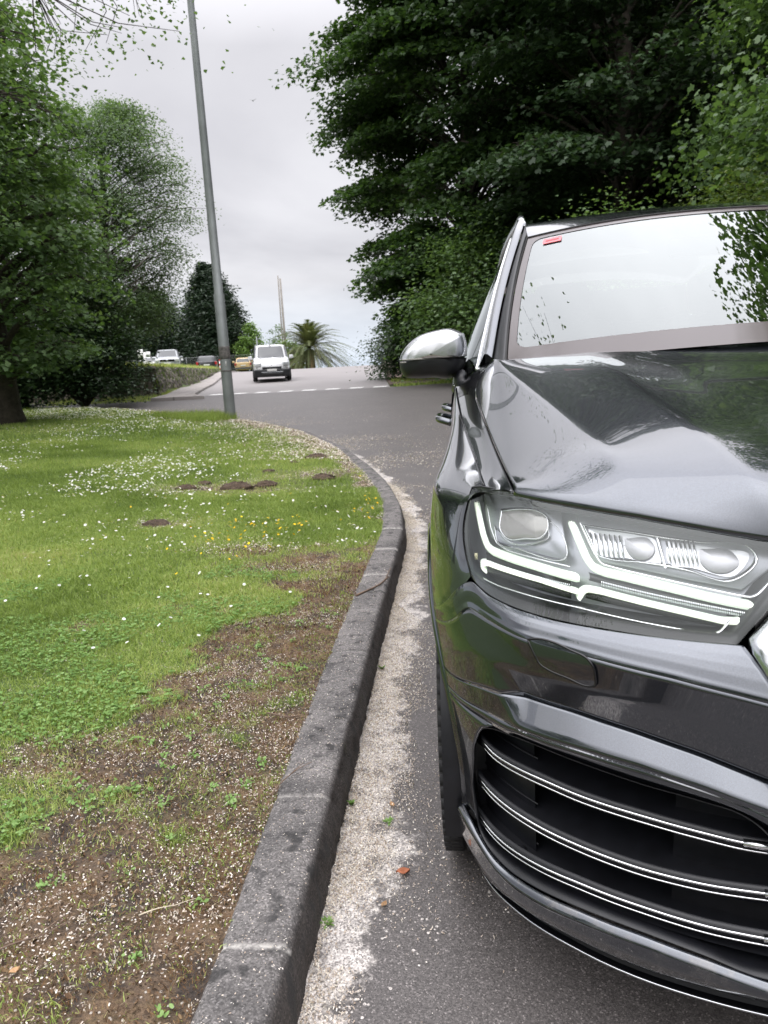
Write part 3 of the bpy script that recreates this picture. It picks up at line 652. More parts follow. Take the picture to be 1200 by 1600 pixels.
A=np.array(A); g.grid(A); g.grid(np.array([A[1],A[1]*0+np.array([-.62,3.95,AZ])])); ww=g.out('wheel_well',SAT,rq)
for o in (fd,rd,rq,sill): mirX(o)
# A-pillar corner base below mirror
g=G(); bp=np.array([(-.852,1.262,1.155),(-.842,1.37,1.198),(-.803,1.455,1.25)]); bo=np.array([(-.912,1.50,1.138),(-.905,1.60,1.175),(-.86,1.70,1.215)])
g.grid(np.array([cr(bp,16)*(1-t)+cr(bo,16)*t+np.array([0,0,.006*math.sin(math.pi*t)]) for t in np.linspace(0,1,8)])); g.out('mirror_sail',BLK,car)
# ---------------------------------------------------------------- greenhouse
_w=np.array([(-.755,1.35,1.262),(-.724,1.60,1.425),(-.683,1.80,1.566),(-.637,2.0,1.695)]); _y=np.linspace(1.30,2.0,24); wsL=np.stack([np.polyval(np.polyfit(_w[:,1],_w[:,0],2),_y),_y,np.polyval(np.polyfit(_w[:,1],_w[:,2],2),_y)],-1)
def wsrow(k):
    e_=wsL[k]; t=k/23; yc=e_[1]-.30*(1-t*.6)-.0; zc_=e_[2]+.035*(1+t*.0)
    xs_=np.linspace(-1,1,81); return np.array([(x*abs(e_[0]),e_[1]-(e_[1]-yc)*(1-abs(x)**2.2),e_[2]+(zc_-e_[2])*(1-abs(x)**2.2)) for x in xs_])
WS=np.array([wsrow(k) for k in range(24)])
g=G(); g.grid(WS,flip=True); ws=g.out('windscreen',WSG,car)
# frit band
inn=WS+np.array([0,.004,-.004]); g=G()
def isfr(i,j):
    t=(i+.5)/23; x=abs((j+.5)/40*2-1); r=.09
    d=min(t-.075,.965-t); dx=.955-x
    if d<0 or dx<0: return False
    rr=.05
    return not ((d<rr and dx<rr*.7) and ((rr-d)**2+((rr*.7-dx)/.7)**2>rr**2))
WSf=np.array([[WS[min(int(i/4),22)]*(1-(i/4-min(int(i/4),22)))+WS[min(int(i/4),22)+1]*(i/4-min(int(i/4),22))] for i in range(93)]).squeeze(1)
WSff=np.array([lin(r_,161) for r_ in WSf])+np.array([0,-.001,.0015])
def isfr2(i,j):
    t=(i+.5)/92; x=abs((j+.5)/160*2-1); d=min(t-.10,.955-t); dx=(.945-x)*1.1; rr=.07
    if d<0 or dx<0: return False
    return not (d<rr and dx<rr and (rr-d)**2+(rr-dx)**2>rr**2)
def wsp(x,t,d=.006): k=t*92; i=int(k); f=k-i; r_=WSff[i]*(1-f)+WSff[min(i+1,92)]*f; q=(x+1)*80; j=int(q); return r_[j]*(1-(q-j))+r_[min(j+1,160)]*(q-j)+np.array([0,-d*.2,d*.2])
fm=M_('frit'); fm.P(Base_Color=(.08,.068,.068,1),Roughness=.1,IOR=1.45,Coat_Weight=.0,Coat_IOR=1.5)
def rrect(hx,t0,t1,r,nn=20):
    P=[]
    for cx_,ct,a0 in ((hx-r,t1-r*1.0,0),(-hx+r,t1-r,90),(-hx+r,t0+r,180),(hx-r,t0+r,270)):
        for a in np.linspace(a0,a0+90,nn): P.append((cx_+r*math.cos(R(a)),ct+r*math.sin(R(a))))
    return np.array(P)
Ri=rrect(.962,.112,.965,.055); Ro=rrect(.999,.001,.999,.004); Li=np.concatenate([Ri,Ri[:1]]); Lo=np.concatenate([Ro,Ro[:1]])
Li=lin(Li,400); Lo=np.array([Lo[0]]+[None]*0) if False else lin(Lo,400)
# outer points found by pushing each inner point outwards to the border
oo=[]
for p in Li:
    v=p-np.array([0,.5275]); s1=.999/max(abs(v[0]),1e-6); s2=((.999-.5275) if v[1]>0 else (.5275-.001))/max(abs(v[1]),1e-6); oo.append(np.array([0,.5275])+v*min(s1,s2))
g=G(); g.grid(np.array([[wsp(p[0]*(1-q)+o_[0]*q,min(p[1]*(1-q)+o_[1]*q,.999),0) for p,o_ in zip(Li,oo)] for q in (0,.5,1)])); g.out('frit_band',fm.m,ws)
# red inspection sticker
g=G(); g.grid(np.array([[wsp(x,t,.008) for x in np.linspace(-.90,-.80,6)] for t in np.linspace(.895,.94,4)]),flip=True); g.out('inspection_sticker',emis('red_sticker',(.0,.0,.0),0) if False else simple('red_sticker',(.75,.16,.18),.5),ws)
g=G(); g.grid(np.array([[wsp(x,t,.010) for x in np.linspace(-.885,-.815,6)] for t in np.linspace(.912,.924,3)]),flip=True); g.out('sticker_text',simple('sticker_dark',(.3,.02,.03),.5),ws)
# pillars & roof
def tri(P,n_=24): return cr(np.array(P,float),n_)
wl=wsL+np.array([-.004,.0,.0])
grv=tri([(-.800,1.43,1.262),(-.758,1.66,1.432),(-.708,1.87,1.592),(-.655,2.06,1.735),(-.640,2.14,1.775)]); 
pil=tri([(-.842,1.62,1.225),(-.800,1.84,1.375),(-.752,2.05,1.535),(-.705,2.22,1.670),(-.668,2.38,1.765)])
g=G(); m1=(wl+grv)/2+np.array([.0,-.01,.006]); g.grid(loft([wl+np.array([0,.004,-.012]),wl,m1,grv+np.array([.006,0,-.002])],24,8)); ap1=g.out('pillar_trim',SAT,car); mirX(ap1)
g=G(); g.tube(wl+np.array([-.001,-.003,.001]),.004,6); o=g.out('windscreen_seal',RUB,car); mirX(o)
g=G(); mm=(grv+pil)/2+np.array([-.012,-.006,.006]); g.grid(loft([grv,grv+np.array([-.008,.003,.008]),mm,pil],24,12)); ap=g.out('front_pillar',PAINT,car)
mirX(ap)
g=G(); g.tube(pil+np.array([-.004,.004,.0]),.0065,6); o=g.out('window_trim',CHR,car); mirX(o)
# side glass
rl=[(-.668,2.38,1.765),(-.660,2.8,1.79),(-.655,3.4,1.785),(-.65,4.0,1.76),(-.645,4.6,1.70)]
topl=np.concatenate([pil,tri(rl,30)[1:]]); topl=cr(topl,60)
botl=cr(np.array([(beltx(y)+.012,y,belt(y)+.004) for y in np.linspace(1.70,4.6,20)]),60)
g=G(); g.grid(np.array([topl*(1-t)+botl*t+np.array([-.03*math.sin(math.pi*t),0,0])+np.array([.004,0,0]) for t in np.linspace(0,1,14)])); sg=g.out('side_window',SIDEG,car); mirX(sg)
for ty in (.36,.68): 
    g=G(); k=int(ty*60); A=[topl[k]*(1-t)+botl[k]*t+np.array([-.03*math.sin(math.pi*t)-.004,0,0]) for t in np.linspace(0,1,10)]; g.grid(np.array([A,[a+np.array([0,.09,0]) for a in A]]))
    o=g.out('window_pillar',BLK,car); mirX(o)
# roof
def rz_(y): return float(np.interp(y,[1.93,2.0,2.1,2.25,2.5,3.0,4.0,4.7,4.9],[0,.03,.062,.098,.130,.15,.13,.07,.04]))
edgeR=np.concatenate([[(-.637,2.0,1.697)],[(-.637,2.06,1.735)],[(-.640,2.14,1.775)],np.array(rl)+np.array([.02,0,.012])]); ed=cr(edgeR,60)
RF=[]
for k,(x,y,z) in enumerate(ed):
    t=k/59; yc=y-(.12)*max(0,1-t*2.2); zc_=z+.058
    if k==0: row=WS[-1]+np.array([0,0,.003])
    else:
        f=max(0,1-k/16); yl=.12*f; zc2=float(np.interp(y-yl,[1.88,2.1,2.4,3.0,4.0,4.6],[1.733,1.785,1.832,1.862,1.85,1.77])); zc2=max(zc2,z+.01)
        row=np.array([(u*abs(x),y-yl*(1-abs(u)**2.2),z+(zc2-z)*(1-abs(u)**2.2)) for u in np.linspace(-1,1,81)])
    RF.append(row)
RF=gsm(np.array(RF),5,0); g=G(); g.grid(RF,flip=True); roof=g.out('roof',PAINT,car)
g=G(); g.tube(WS[-1]+np.array([0,-.002,.002]),.004,6); g.out('windscreen_header',RUB,roof)
g=G(); rr=cr(np.array([(-.640,2.20,1.775),(-.640,2.28,1.812),(-.642,2.45,1.822),(-.655,3.0,1.835),(-.655,4.0,1.82),(-.65,4.45,1.78)]),40); g.tube(rr,.015,8); o=g.out('roof_rail',SILV,roof); mirX(o)
# tail
g=G(); tl=[]
for z,y,x in ((1.70,4.62,.62),(1.55,4.76,.68),(1.35,4.88,.76),(1.2,4.95,.84),(1.0,5.02,.90),(.8,5.05,.92),(.55,5.05,.93),(.3,4.98,.9)):
    tl.append([(u*x,y-.10*abs(u)**3,z) for u in np.linspace(-1,1,21)])
g.grid(np.array(tl)); tg=g.out('tailgate',PAINT,car)
g=G(); g.grid(np.array([[(u*x,y-.10*abs(u)**3+.005,z) for u in np.linspace(-.9,.9,21)] for z,y,x in ((1.66,4.665,.62),(1.5,4.80,.68),(1.28,4.92,.78))])); g.out('rear_window',SIDEG,tg)
g=G(); g.box((-.66,5.03,.98),(.36,.05,.12)); o=g.out('tail_light',simple('tail_red',(.35,.01,.01),.2),tg,bevel=.01); mirX(o)
# underbody and interior
g=G(); g.box((0,2.5,.28),(1.55,4.3,.10)); g.box((0,.45,.5),(1.1,.1,.5)); g.out('underbody',SAT,car)
INT=worn('interior_trim',(.035,.034,.034),.7)
g=G(); dash=np.array([[(x,y,z+.01*math.cos(x*2)) for x in np.linspace(-.74,.74,20)] for y,z in ((1.30,1.17),(1.55,1.19),(1.85,1.18),(1.95,1.12),(1.97,.85))]); g.grid(dash); g.grid(np.array([[(x,y,.5) for x in (-.8,.8)] for y in (1.3,4.6)])); g.out('dashboard',INT,car)
for x in (-.38,.38):
    g=G(); g.box((x,2.75,.80),(.52,.5,.18)); g.box((x,3.0,1.12),(.50,.14,.62),rx=R(-12)); g.box((x,3.09,1.53),(.27,.10,.19),rx=R(-8)); g.out('seat',INT,car,bevel=.04)
g=G(); g.tube([(.38+.18*math.cos(t),2.2-.05*math.sin(t),1.10+.18*math.sin(t)) for t in np.linspace(0,2*math.pi,28)],.015,8,cap=False); g.box((.38,2.22,1.09),(.16,.05,.10)); g.out('steering_wheel',BLK,car)
g=G(); g.box((0,2.02,1.63),(.24,.03,.07)); g.box((0,1.99,1.68),(.05,.08,.06)); g.out('inner_mirror',BLK,car,bevel=.01)
g=G(); g.box((0,4.2,.9),(1.5,.1,1.1)); g.out('rear_seat',INT,car)
# wipers
g=G(); wb=cr(np.array([wsp(x,.0,.0)+np.array([0,-.02,-.05]) for x in (-.80,-.5,-.1,.25)]),20); g.tube(wb,.006,6); g.tube(wb+np.array([0,-.01,-.012]),.004,5); o=g.out('wiper',RUB,car); 
# ---------------------------------------------------------------- door mirrors
MY=1.75
outl=[(-.885,1.352),(-.93,1.372),(-.985,1.368),(-1.045,1.352),(-1.095,1.315),(-1.117,1.280),(-1.118,1.240),(-1.105,1.212),(-1.06,1.203),(-1.0,1.203),(-.94,1.198),(-.90,1.215),(-.880,1.26),(-.876,1.31)]
ou=cr(np.array(outl+[outl[0]]),72)[:-1]; mc=np.array([-1.0,1.285])
def mring(f,y,dx=0,dz=0): P=mc+(ou-mc)*f; return np.stack([P[:,0]+dx,np.full(len(P),y)+0*P[:,0]+ (P[:,0]+1.0)*-.12,P[:,1]+dz],-1)
prof=[(.03,MY-.118),(.4,MY-.116),(.68,MY-.110),(.84,MY-.098),(.93,MY-.075),(.985,MY-.035),(1.0,MY+.02),(.985,MY+.055),(.95,MY+.07),(.93,MY+.06)]
M=np.array([mring(f,y) for f,y in prof])
splitz=lambda x: 1.268-.0*(x+1)
cap=G(); hous=G()
def fz(i,j):
    return M[i,j,2]
# upper silver cap: pieces above the split line; lower black housing
up_=M.copy(); up_[:,:,2]=np.maximum(up_[:,:,2],1.272); lo_=M.copy(); lo_[:,:,2]=np.minimum(lo_[:,:,2],1.268)
up_=up_+np.array([0,-.002,0]); cap.grid(up_,closev=True,flip=True); hous.grid(lo_,closev=True,flip=True)
mr=G(); mr.tube([(-.905,1.69,1.215),(-.90,1.68,1.19),(-.89,1.68,1.165),(-.885,1.66,1.15)],[.035,.04,.045,.05],12,flat=.6)
mir=mr.out('door_mirror',SAT,car)
hous.out('mirror_housing',SAT,mir); 
co=cap.out('mirror_cap',simple('brushed_aluminium',(.66,.67,.69),.26,1),mir)
g=G(); g.box((-1.075,1.66,1.262),(.07,.004,.005),rz=R(14)); g.box((-1.0,1.642,1.2705),(.20,.006,.004),rz=R(6)); g.out('indicator_strip',simple('indicator',(.25,.24,.22),.2),mir)
g=G(); g.grid(np.array([mring(.92,MY+.062),mring(.02,MY+.062)]),closev=True,flip=False); g.out('mirror_glass',REFL,mir)
mirX(mir)
# ---------------------------------------------------------------- wheels
def wheel(x,y,side):
    w_=G(); rt_=.39; wd=.285; c=(x,y,rt_)
    prof=[(.26,-wd*.46),(.30,-wd*.5),(.345,-wd*.5),(.375,-wd*.47),(.385,-wd*.40)]
    for k in range(-3,4):
        h=k*.036; prof+=[(.390,h-.015),(.390,h+.013),(.381,h+.0135),(.381,h+.0205)] if k<3 else [(.390,h-.015),(.390,h+.008)]
    prof+=[(.385,wd*.40),(.375,wd*.47),(.345,wd*.5),(.30,wd*.5),(.26,wd*.46)]
    w_.lathe(prof,c,'X',72); ty=w_.out('wheel',TYR,car)
    g=G(); g.lathe([(.262,-.13),(.25,-.12),(.24,-.05),(.24,.05),(.25,.12),(.262,.13)],c,'X',48); s=side
    for k in range(5):
        t=k*2*math.pi/5+.3
        for dt in (-.14,.14):
            p0=np.array([x+s*.105,y+.05*math.cos(t),rt_+.05*math.sin(t)]); p1=np.array([x+s*.122,y+.25*math.cos(t+dt),rt_+.25*math.sin(t+dt)])
            g.tube([p0,(p0+p1)/2,p1],[.03,.02,.024],6,flat=.5)
    g.lathe([(.001,s*.13),(.05,s*.13),(.06,s*.11),(.06,s*.05)],c,'X',24); g.out('rim',RIM,ty)
    g=G(); g.lathe([(.06,s*.05),(.18,s*.05),(.18,s*.03),(.06,s*.03)],c,'X',32); g.out('brake_disc',simple('disc',(.3,.3,.3),.4,1),ty)
    for sx_ in (-1,1):   # shoulder tread blocks
        g=G()
        for k in range(72):
            t=k*2*math.pi/72; g.box((x+sx_*.118,y+.384*math.cos(t),rt_+.384*math.sin(t)),(.042,.022,.012),rx=t-math.pi/2)
        g.out('tread_blocks',TYR,ty)
for y in (AXY,3.95):
    wheel(-.825,y,-1); wheel(.825,y,1)
# ============================================================ terrain, road, kerb, lawn
_gy=np.array([-1e4,4,8,10,12,14.5,16,20,24,28,35,42,48,52,58,70,100,200,500,2000]); _gz=np.array([0,0,.03,.06,.1,.17,.24,.45,.60,.67,.79,1.06,1.38,1.43,1.3,.6,-2,-9,-25,-60])
_yy=np.linspace(-20,120,1401); _zz=np.interp(_yy,_gy,_gz); _k=np.exp(-np.linspace(-2,2,31)**2); _k/=_k.sum(); _zz[15:-15]=np.convolve(_zz,_k,'same')[15:-15]
def g0(y): y=np.asarray(y,float); return np.where(y<119,np.interp(y,_yy,_zz),np.interp(y,_gy,_gz))
KX=np.array([(-30,-1.22),(-3,-1.22),(.2,-1.240),(.86,-1.261),(2.3,-1.300),(4.2,-1.335),(5.1,-1.43),(6.3,-1.66),(7.5,-1.98),(9.5,-2.60),(11.9,-3.62),(14.0,-4.95),(15.5,-6.3),(17.5,-8.4),(19,-10.5),(20.5,-14),(22,-22),(23,-40)])
_kyy=np.linspace(-30,23,1200); _kc=np.interp(_kyy,KX[:,0],KX[:,1]); _kk=np.exp(-np.linspace(-2,2,25)**2); _kk/=_kk.sum(); _kc[12:-12]=np.convolve(_kc,_kk,'same')[12:-12]
def kerbx(y): return np.interp(y,_kyy,_kc)
def sstep(a,b,x): t=np.clip((np.asarray(x,float)-a)/(b-a),0,1); return t*t*(3-2*t)
def wallx(y): return np.interp(y,[24,27,50,58,70],[-11.6,-12.6,-17.9,-19.4,-21])
def plateau(x,y): return sstep(25.5,27.5,y)*(1-sstep(85,110,y))*sstep(-.2,.8,wallx(y)-x)
def GZ(x,y):
    x=np.asarray(x,float); y=np.asarray(y,float); z=g0(y)
    p=plateau(x,y); z=z*(1-p)+np.maximum(z,1.62)*p
    # bank under the trees on the right
    rb=sstep(-2.6,2.0,x+np.clip(y-24,0,30)*.10)*sstep(22.5,25,y)*(1-sstep(60,80,y)); z=z+rb*(.35+.3*vnoise(x,y,.4,3))
    return z
def LZ(x,y):
    """lawn height"""
    x=np.asarray(x,float); y=np.asarray(y,float); d=np.maximum(kerbx(y)-x-.16,0)
    return g0(y)+.118+.034*np.minimum(d,14)*np.clip(y/15,0,1)+ .022*(fbm(x,y,1.6,1)-.5)*sstep(.0,.25,d)+.012*(vnoise(x,y,9,5)-.5)*sstep(0,.1,d)-.006
# far ground sheet out to the horizon
xs=np.concatenate([-np.geomspace(3000,62,14),np.arange(-60,40.1,1.0),np.geomspace(42,3000,14)]); ys=np.concatenate([[-2000,-500,-150,-60],np.arange(-40,121,1.0),np.geomspace(125,4500,22)])
X,Y=np.meshgrid(xs,ys); Z=GZ(X,Y)-.03; Z=np.where((Y<24)&(X<kerbx(Y)-.5),Z-.10,Z); Z=np.where(Y<24,Z-.02,Z)
m=M_('rough_grass_ground'); f=m.noise(.35,6,.65); f2=m.noise(6,5,.7); c=m.mix(f,(.055,.10,.022),(.10,.13,.04)); c=m.mix(m.ramp(f2,[(.45,0.),(.7,.8)]),c,(.14,.13,.06)); m.P(Base_Color=c,Roughness=.95); m.bump(f2,.8,.08)
g=G(); g.grid(np.stack([X,Y,Z],-1)); o=g.out('ground',m.m); tag(o,kind='structure')
# road sheet
def roadmat():
    m=M_('worn_asphalt'); co=m.coord(); n1=m.noise(1.3,5,.6,co); n2=m.noise(190,3,.6,co); v=m.vor(330,'Color','F1',co)
    sepc=m.n('SeparateColor'); m.t.links.new(v,sepc.inputs[0])
    base=m.mix(n1,(.092,.083,.080),(.145,.132,.127)); agg=m.ramp(sepc.outputs[0],[(.0,.45),(.75,1.0),(.93,1.2),(.99,2.3)]); base=m.mix(1.0,base,agg,'MULTIPLY')
    crk=m.vor(.9,'Distance','DISTANCE_TO_EDGE',m.n('VectorMath').outputs[0] if False else None)
    kd=m.attr('kd')     # metres from the kerb
    # fallen blossom: thick drift in the gutter, scattered flakes further out
    edge=m.math('MULTIPLY_ADD',m.noise(2.4,5,.62,co),.50,-.10); edge=m.math('SUBTRACT',edge,kd)
    edge2=m.math('MULTIPLY_ADD',m.noise(30,4,.7,co),.14,-.07); edge=m.math('ADD',edge,edge2)
    drift=m.math('MULTIPLY',m.ramp(edge,[(.0,0.),(.03,.92)]),m.ramp(m.noise(11,5,.7,co),[(.36,.15),(.50,1.)]))
    fl=m.vor(95,'Distance','F1',co); flk=m.ramp(fl,[(.30,1.),(.42,0.)])
    cl=m.noise(3.0,4,.7,co); th=m.ramp(m.math('SUBTRACT',cl,m.math('MULTIPLY',kd,.16)),[(.50,0.),(.72,1.)]); cell=m.n('SeparateColor'); m.t.links.new(m.vor(95,'Color','F1',co),cell.inputs[0])
    sc_=m.math('MULTIPLY',flk,m.ramp(m.math('SUBTRACT',th,cell.outputs[1]),[(.0,0.),(.02,1.)]))
    pet=m.math('MAXIMUM',m.math('MULTIPLY',drift,m.ramp(m.noise(70,3,.7,co),[(.22,.25),(.42,1.)])),m.math('MULTIPLY',sc_,.9))
    pcol=m.mix(m.noise(120,3,.6,co),(.33,.295,.275),(.70,.66,.62)); gc=m.n('SeparateColor'); m.t.links.new(m.vor(260,'Color','F1',co),gc.inputs[0]); pcol=m.mix(1.0,pcol,m.ramp(gc.outputs[1],[(0.,.35),(.5,1.),(1.,1.5)]),'MULTIPLY'); c=m.mix(pet,base,pcol)
    m.P(Base_Color=c,Roughness=m.math('MULTIPLY_ADD',pet,.3,.55))
    h=m.math('ADD',m.math('MULTIPLY',n2,.5),m.math('MULTIPLY',pet,m.noise(140,3,.6,co))); m.bump(h,.55,.006); return m.m
ASPH=roadmat()
def sheet(name,yv,xl,xr,nx,mat,dz,kind='structure',kd=True,power=1.0):
    A=[]; K=[]
    for y in yv:
        a,b_=xl(y),xr(y); t=np.linspace(0,1,nx)**power; x=a+(b_-a)*t; A.append(np.stack([x,np.full(nx,y),GZ(x,np.full(nx,y))+dz],-1)); K.append(x-kerbx(y)+max(0,-.2-y)*.5 if y<23 else np.full(nx,9.))
    g=G(); g.grid(np.array(A)); o=mk(name,np.concatenate(g.V),g.F,mat,attrs={'kd':np.array(K).ravel()}); tag(o,kind=kind); return o
yv=np.concatenate([np.arange(-30,-3,1.),np.arange(-3,8,.1),np.arange(8,24.01,.25)])
sheet('road',yv,lambda y:float(kerbx(y))-.03,lambda y:9.0,60,ASPH,.0,power=2.2)
def farL(y): return float(np.interp(y,[22.0,24,30,47.5,54,70],[-10.2,-10.35,-12.0,-16.6,-17.5,-18.5]))
def farR(y): return float(np.interp(y,[22,23.2,24,32,43,48,54,70],[9,9,-3.4,-4.4,-5.6,-5.7,-5.5,-5.0]))
yv2=np.arange(24.0,66,.5)
m=M_('far_asphalt'); f=m.noise(.5,5,.6); f2=m.noise(14,4,.7); c=m.mix(f,(.19,.175,.172),(.26,.24,.235)); c=m.mix(m.ramp(f2,[(.5,0.),(.8,.5)]),c,(.2,.18,.17)); m.P(Base_Color=c,Roughness=.6)
FASPH=m.m
sheet('far_road',yv2,farL,farR,24,FASPH,.0)
# lighter patch of petals swept on the junction
# pale pavement strip on the left of the far road
m=M_('pavement_concrete'); f=m.noise(3,5,.6); br=m.n('TexBrick'); br.inputs['Scale'].default_value=1.0; br.inputs['Brick Width'].default_value=1.2; br.inputs['Row Height'].default_value=.9; br.inputs['Mortar Size'].default_value=.03; m.t.links.new(m.coord(),br.inputs['Vector']); br.inputs['Color1'].default_value=(.34,.31,.29,1); br.inputs['Color2'].default_value=(.28,.26,.25,1); br.inputs['Mortar'].default_value=(.13,.12,.11,1)
c=m.mix(m.math('MULTIPLY',f,.5),br.outputs[0],(.22,.2,.19)); m.P(Base_Color=c,Roughness=.9); PAV=m.m
def pavL(y): return float(np.interp(y,[21.9,24.5,30,47.5,60],[-10.9,-11.25,-13.0,-17.6,-20]))
def pavR(y): return float(np.interp(y,[21.9,24,30,47.5,60],[-8.9,-10.1,-11.8,-16.5,-18.6]))
g=G(); A=[]
for y in np.arange(22.4,60,.5):
    a,b_=pavL(y),pavR(y); z=float(g0(y)); A.append([(a-.02,y,z-.2),(a,y,z+.10),((a+b_)/2,y,z+.105),(b_-.06,y,z+.10),(b_,y,z+.085),(b_+.005,y,z-.1)])
g.grid(np.array(A)); A0=np.array(A[0]); g.add(A0,[tuple(range(6))]); o=g.out('pavement',PAV,smooth=False); tag(o,kind='structure')
# give-way dashes
WP=worn('road_paint',(.80,.78,.76),.7,0,30,.3,.1)
g=G()
for x in [-10.5+.81*k for k in range(9)]:
    if x<-10.2: continue
    yy0=24.12; P=[(x,yy0),(x+.46,yy0),(x+.49,yy0+.55),(x+.03,yy0+.55)]
    g.grid(np.array([[(a,b_,float(GZ(a,b_))+.006) for a,b_ in (P[0],P[1])],[(a,b_,float(GZ(a,b_))+.006) for a,b_ in (P[3],P[2])]]))
for k in range(10):
    x0=-3.2-.25*k*0; 
o=g.out('road_markings',WP,smooth=False); tag(o,kind='structure')
# ---- kerb
def kerbmat():
    m=M_('old_kerb_concrete'); co=m.coord(); n1=m.noise(5,6,.7,co); n2=m.noise(150,3,.7,co); spk=m.vor(260,'Color','F1',co); s_=m.n('SeparateColor'); m.t.links.new(spk,s_.inputs[0])
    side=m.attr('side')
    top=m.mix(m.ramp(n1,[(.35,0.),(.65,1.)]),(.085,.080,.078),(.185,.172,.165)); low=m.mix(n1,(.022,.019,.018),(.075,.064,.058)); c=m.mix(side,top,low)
    c=m.mix(1.0,c,m.ramp(s_.outputs[0],[(0.,.55),(.5,1.),(.86,1.3),(.985,2.0)]),'MULTIPLY')
    lich=m.ramp(m.noise(17,3,.5,co),[(.56,0.),(.66,.85)]); c=m.mix(lich,c,(.028,.027,.027))
    moss=m.ramp(m.noise(9,5,.7,co),[(.62,0.),(.72,.6)]); c=m.mix(m.math('MULTIPLY',moss,side),c,(.05,.055,.02))
    jt=m.attr('joint'); c=m.mix(m.math('MULTIPLY',jt,m.ramp(m.noise(60,4,.7,co),[(.40,.15),(.58,1.)])),c,(.45,.43,.40))
    m.P(Base_Color=c,Roughness=.93); m.bump(m.math('ADD',n2,m.math('MULTIPLY',n1,1.5)),.8,.006); return m.m
yv=np.concatenate([np.arange(-6,-.4,.2),np.arange(-.4,3.0,.012),np.arange(3.0,8,.04),np.arange(8,21.,.2)])
prof=[(.0,-.03),(.0,.0),(-.004,.03),(-.010,.06),(-.015,.085),(-.02,.100),(-.026,.111),(-.035,.118),(-.048,.1215),(-.07,.122),(-.10,.122),(-.13,.121),(-.155,.118),(-.168,.108),(-.172,.08),(-.172,-.05)]
V=[];SD=[];JT=[]
joints=np.array([.27,.81,1.30,1.86,2.4,3.0,3.6,4.2])
for y in yv:
    x0=float(kerbx(y)); dx=(float(kerbx(y+.05))-float(kerbx(y-.05)))/.1; nrm=np.array([1,-dx])/math.hypot(1,dx); ext=1+.0*y
    wd=float(np.interp(y,[0,1.65,3.5],[0,.03,.02]))
    jd=np.abs(joints-y).min(); jk=1.0 if jd<.0065+.004*math.sin(y*90) else 0.; jz=-.004*math.exp(-(jd/.012)**2)
    for k,(o_,h) in enumerate(prof):
        nz=(fbm(y*3,k*.7,2.,9)-.5)*.014+(vnoise(y*40,k*3.1,1.,4)-.5)*.007
        nz+=-.018*max(0,vnoise(y*7,3.3,1.,12)-.72)/.28*(5<=k<=9)
        oo=o_*(1+wd*4*(k>8))+ (nz*1.6 if h<.1 else nz*.3); hh=h+(nz*.5 if k>6 else 0)+ (jz if k>4 else 0)
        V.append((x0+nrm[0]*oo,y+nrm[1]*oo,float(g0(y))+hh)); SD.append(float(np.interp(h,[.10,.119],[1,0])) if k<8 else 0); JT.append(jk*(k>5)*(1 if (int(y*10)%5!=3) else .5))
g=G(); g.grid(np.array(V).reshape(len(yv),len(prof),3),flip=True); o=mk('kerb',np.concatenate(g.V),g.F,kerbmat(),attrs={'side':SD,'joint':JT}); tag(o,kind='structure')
# ---- lawn soil sheet
def cover(x,y):
    """1 = green, 0 = bare soil"""
    d=kerbx(y)-.16-x; bw=np.interp(y,[0,.5,1.0,2.2,3.6,4.4,6.,7.5,9,14],[.60,.49,.40,.43,.36,.10,-.05,.25,.25,.6])
    n_=fbm(x,y,2.4,2)-.5; n2=fbm(x,y,9,6)-.5
    c=sstep(-.14,.18,d-bw*.92+n_*1.1+n2*.55)
    for px,py,r_ in ((-2.15,.99,.20),(-2.71,2.19,.10),(-3.3,4.5,.2),(-2.35,3.6,.25),(-3.0,6.1,.5),(-3.6,6.2,.35),(-2.5,7.0,.45),(-1.95,3.3,.3)): c=c*(1-.9*np.exp(-(((x-px)/(r_*1.5))**2+((y-py)/r_)**2)*1.4+n2*2.2).clip(0,1))
    return c
yv=np.concatenate([np.arange(-8,-.6,.25),np.arange(-.6,4,.03),np.arange(4,9,.07),np.arange(9,22.6,.2)])
dv=np.concatenate([np.arange(0,1.5,.03),np.arange(1.5,4,.08),np.arange(4,12,.3),np.geomspace(12,60,16)])
Yg,Dg=np.meshgrid(yv,dv,indexing='ij'); Xg=kerbx(Yg)-.155-Dg; Zg=LZ(Xg,Yg); cv=cover(Xg,Yg)
Zg=Zg+ (1-cv)*.010*(fbm(Xg,Yg,28,8)-.5)*2*sstep(0,.05,Dg)
m=M_('lawn_soil'); co=m.coord(); cvA=m.attr('cover'); n1=m.noise(7,5,.7,co); n2=m.noise(90,5,.75,co); n3=m.noise(28,5,.7,co)
soil=m.mix(m.ramp(n1,[(.4,0.),(.62,1.)]),(.060,.045,.036),(.19,.125,.075)); soil=m.mix(m.ramp(n3,[(.5,0.),(.62,.8)]),soil,(.14,.10,.055)); soil=m.mix(1.0,soil,m.ramp(n2,[(.3,.35),(.6,1.4)]),'MULTIPLY')
grn=m.mix(n1,(.048,.080,.024),(.11,.165,.05)); grn=m.mix(1.0,grn,m.ramp(n2,[(.3,.4),(.65,1.5)]),'MULTIPLY')
c=m.mix(cvA,soil,grn); pt=m.ramp(m.vor(75,'Distance','F1',co),[(.16,1.),(.26,0.)]); pc=m.n('SeparateColor'); m.t.links.new(m.vor(75,'Color','F1',co),pc.inputs[0])
pm=m.math('MULTIPLY',pt,m.ramp(m.math('SUBTRACT',m.noise(3.1,4,.6,co),pc.outputs[0]),[(.05,0.),(.08,1.)])); pm=m.math('MULTIPLY',pm,m.math('SUBTRACT',1.,m.math('MULTIPLY',cvA,.7)))
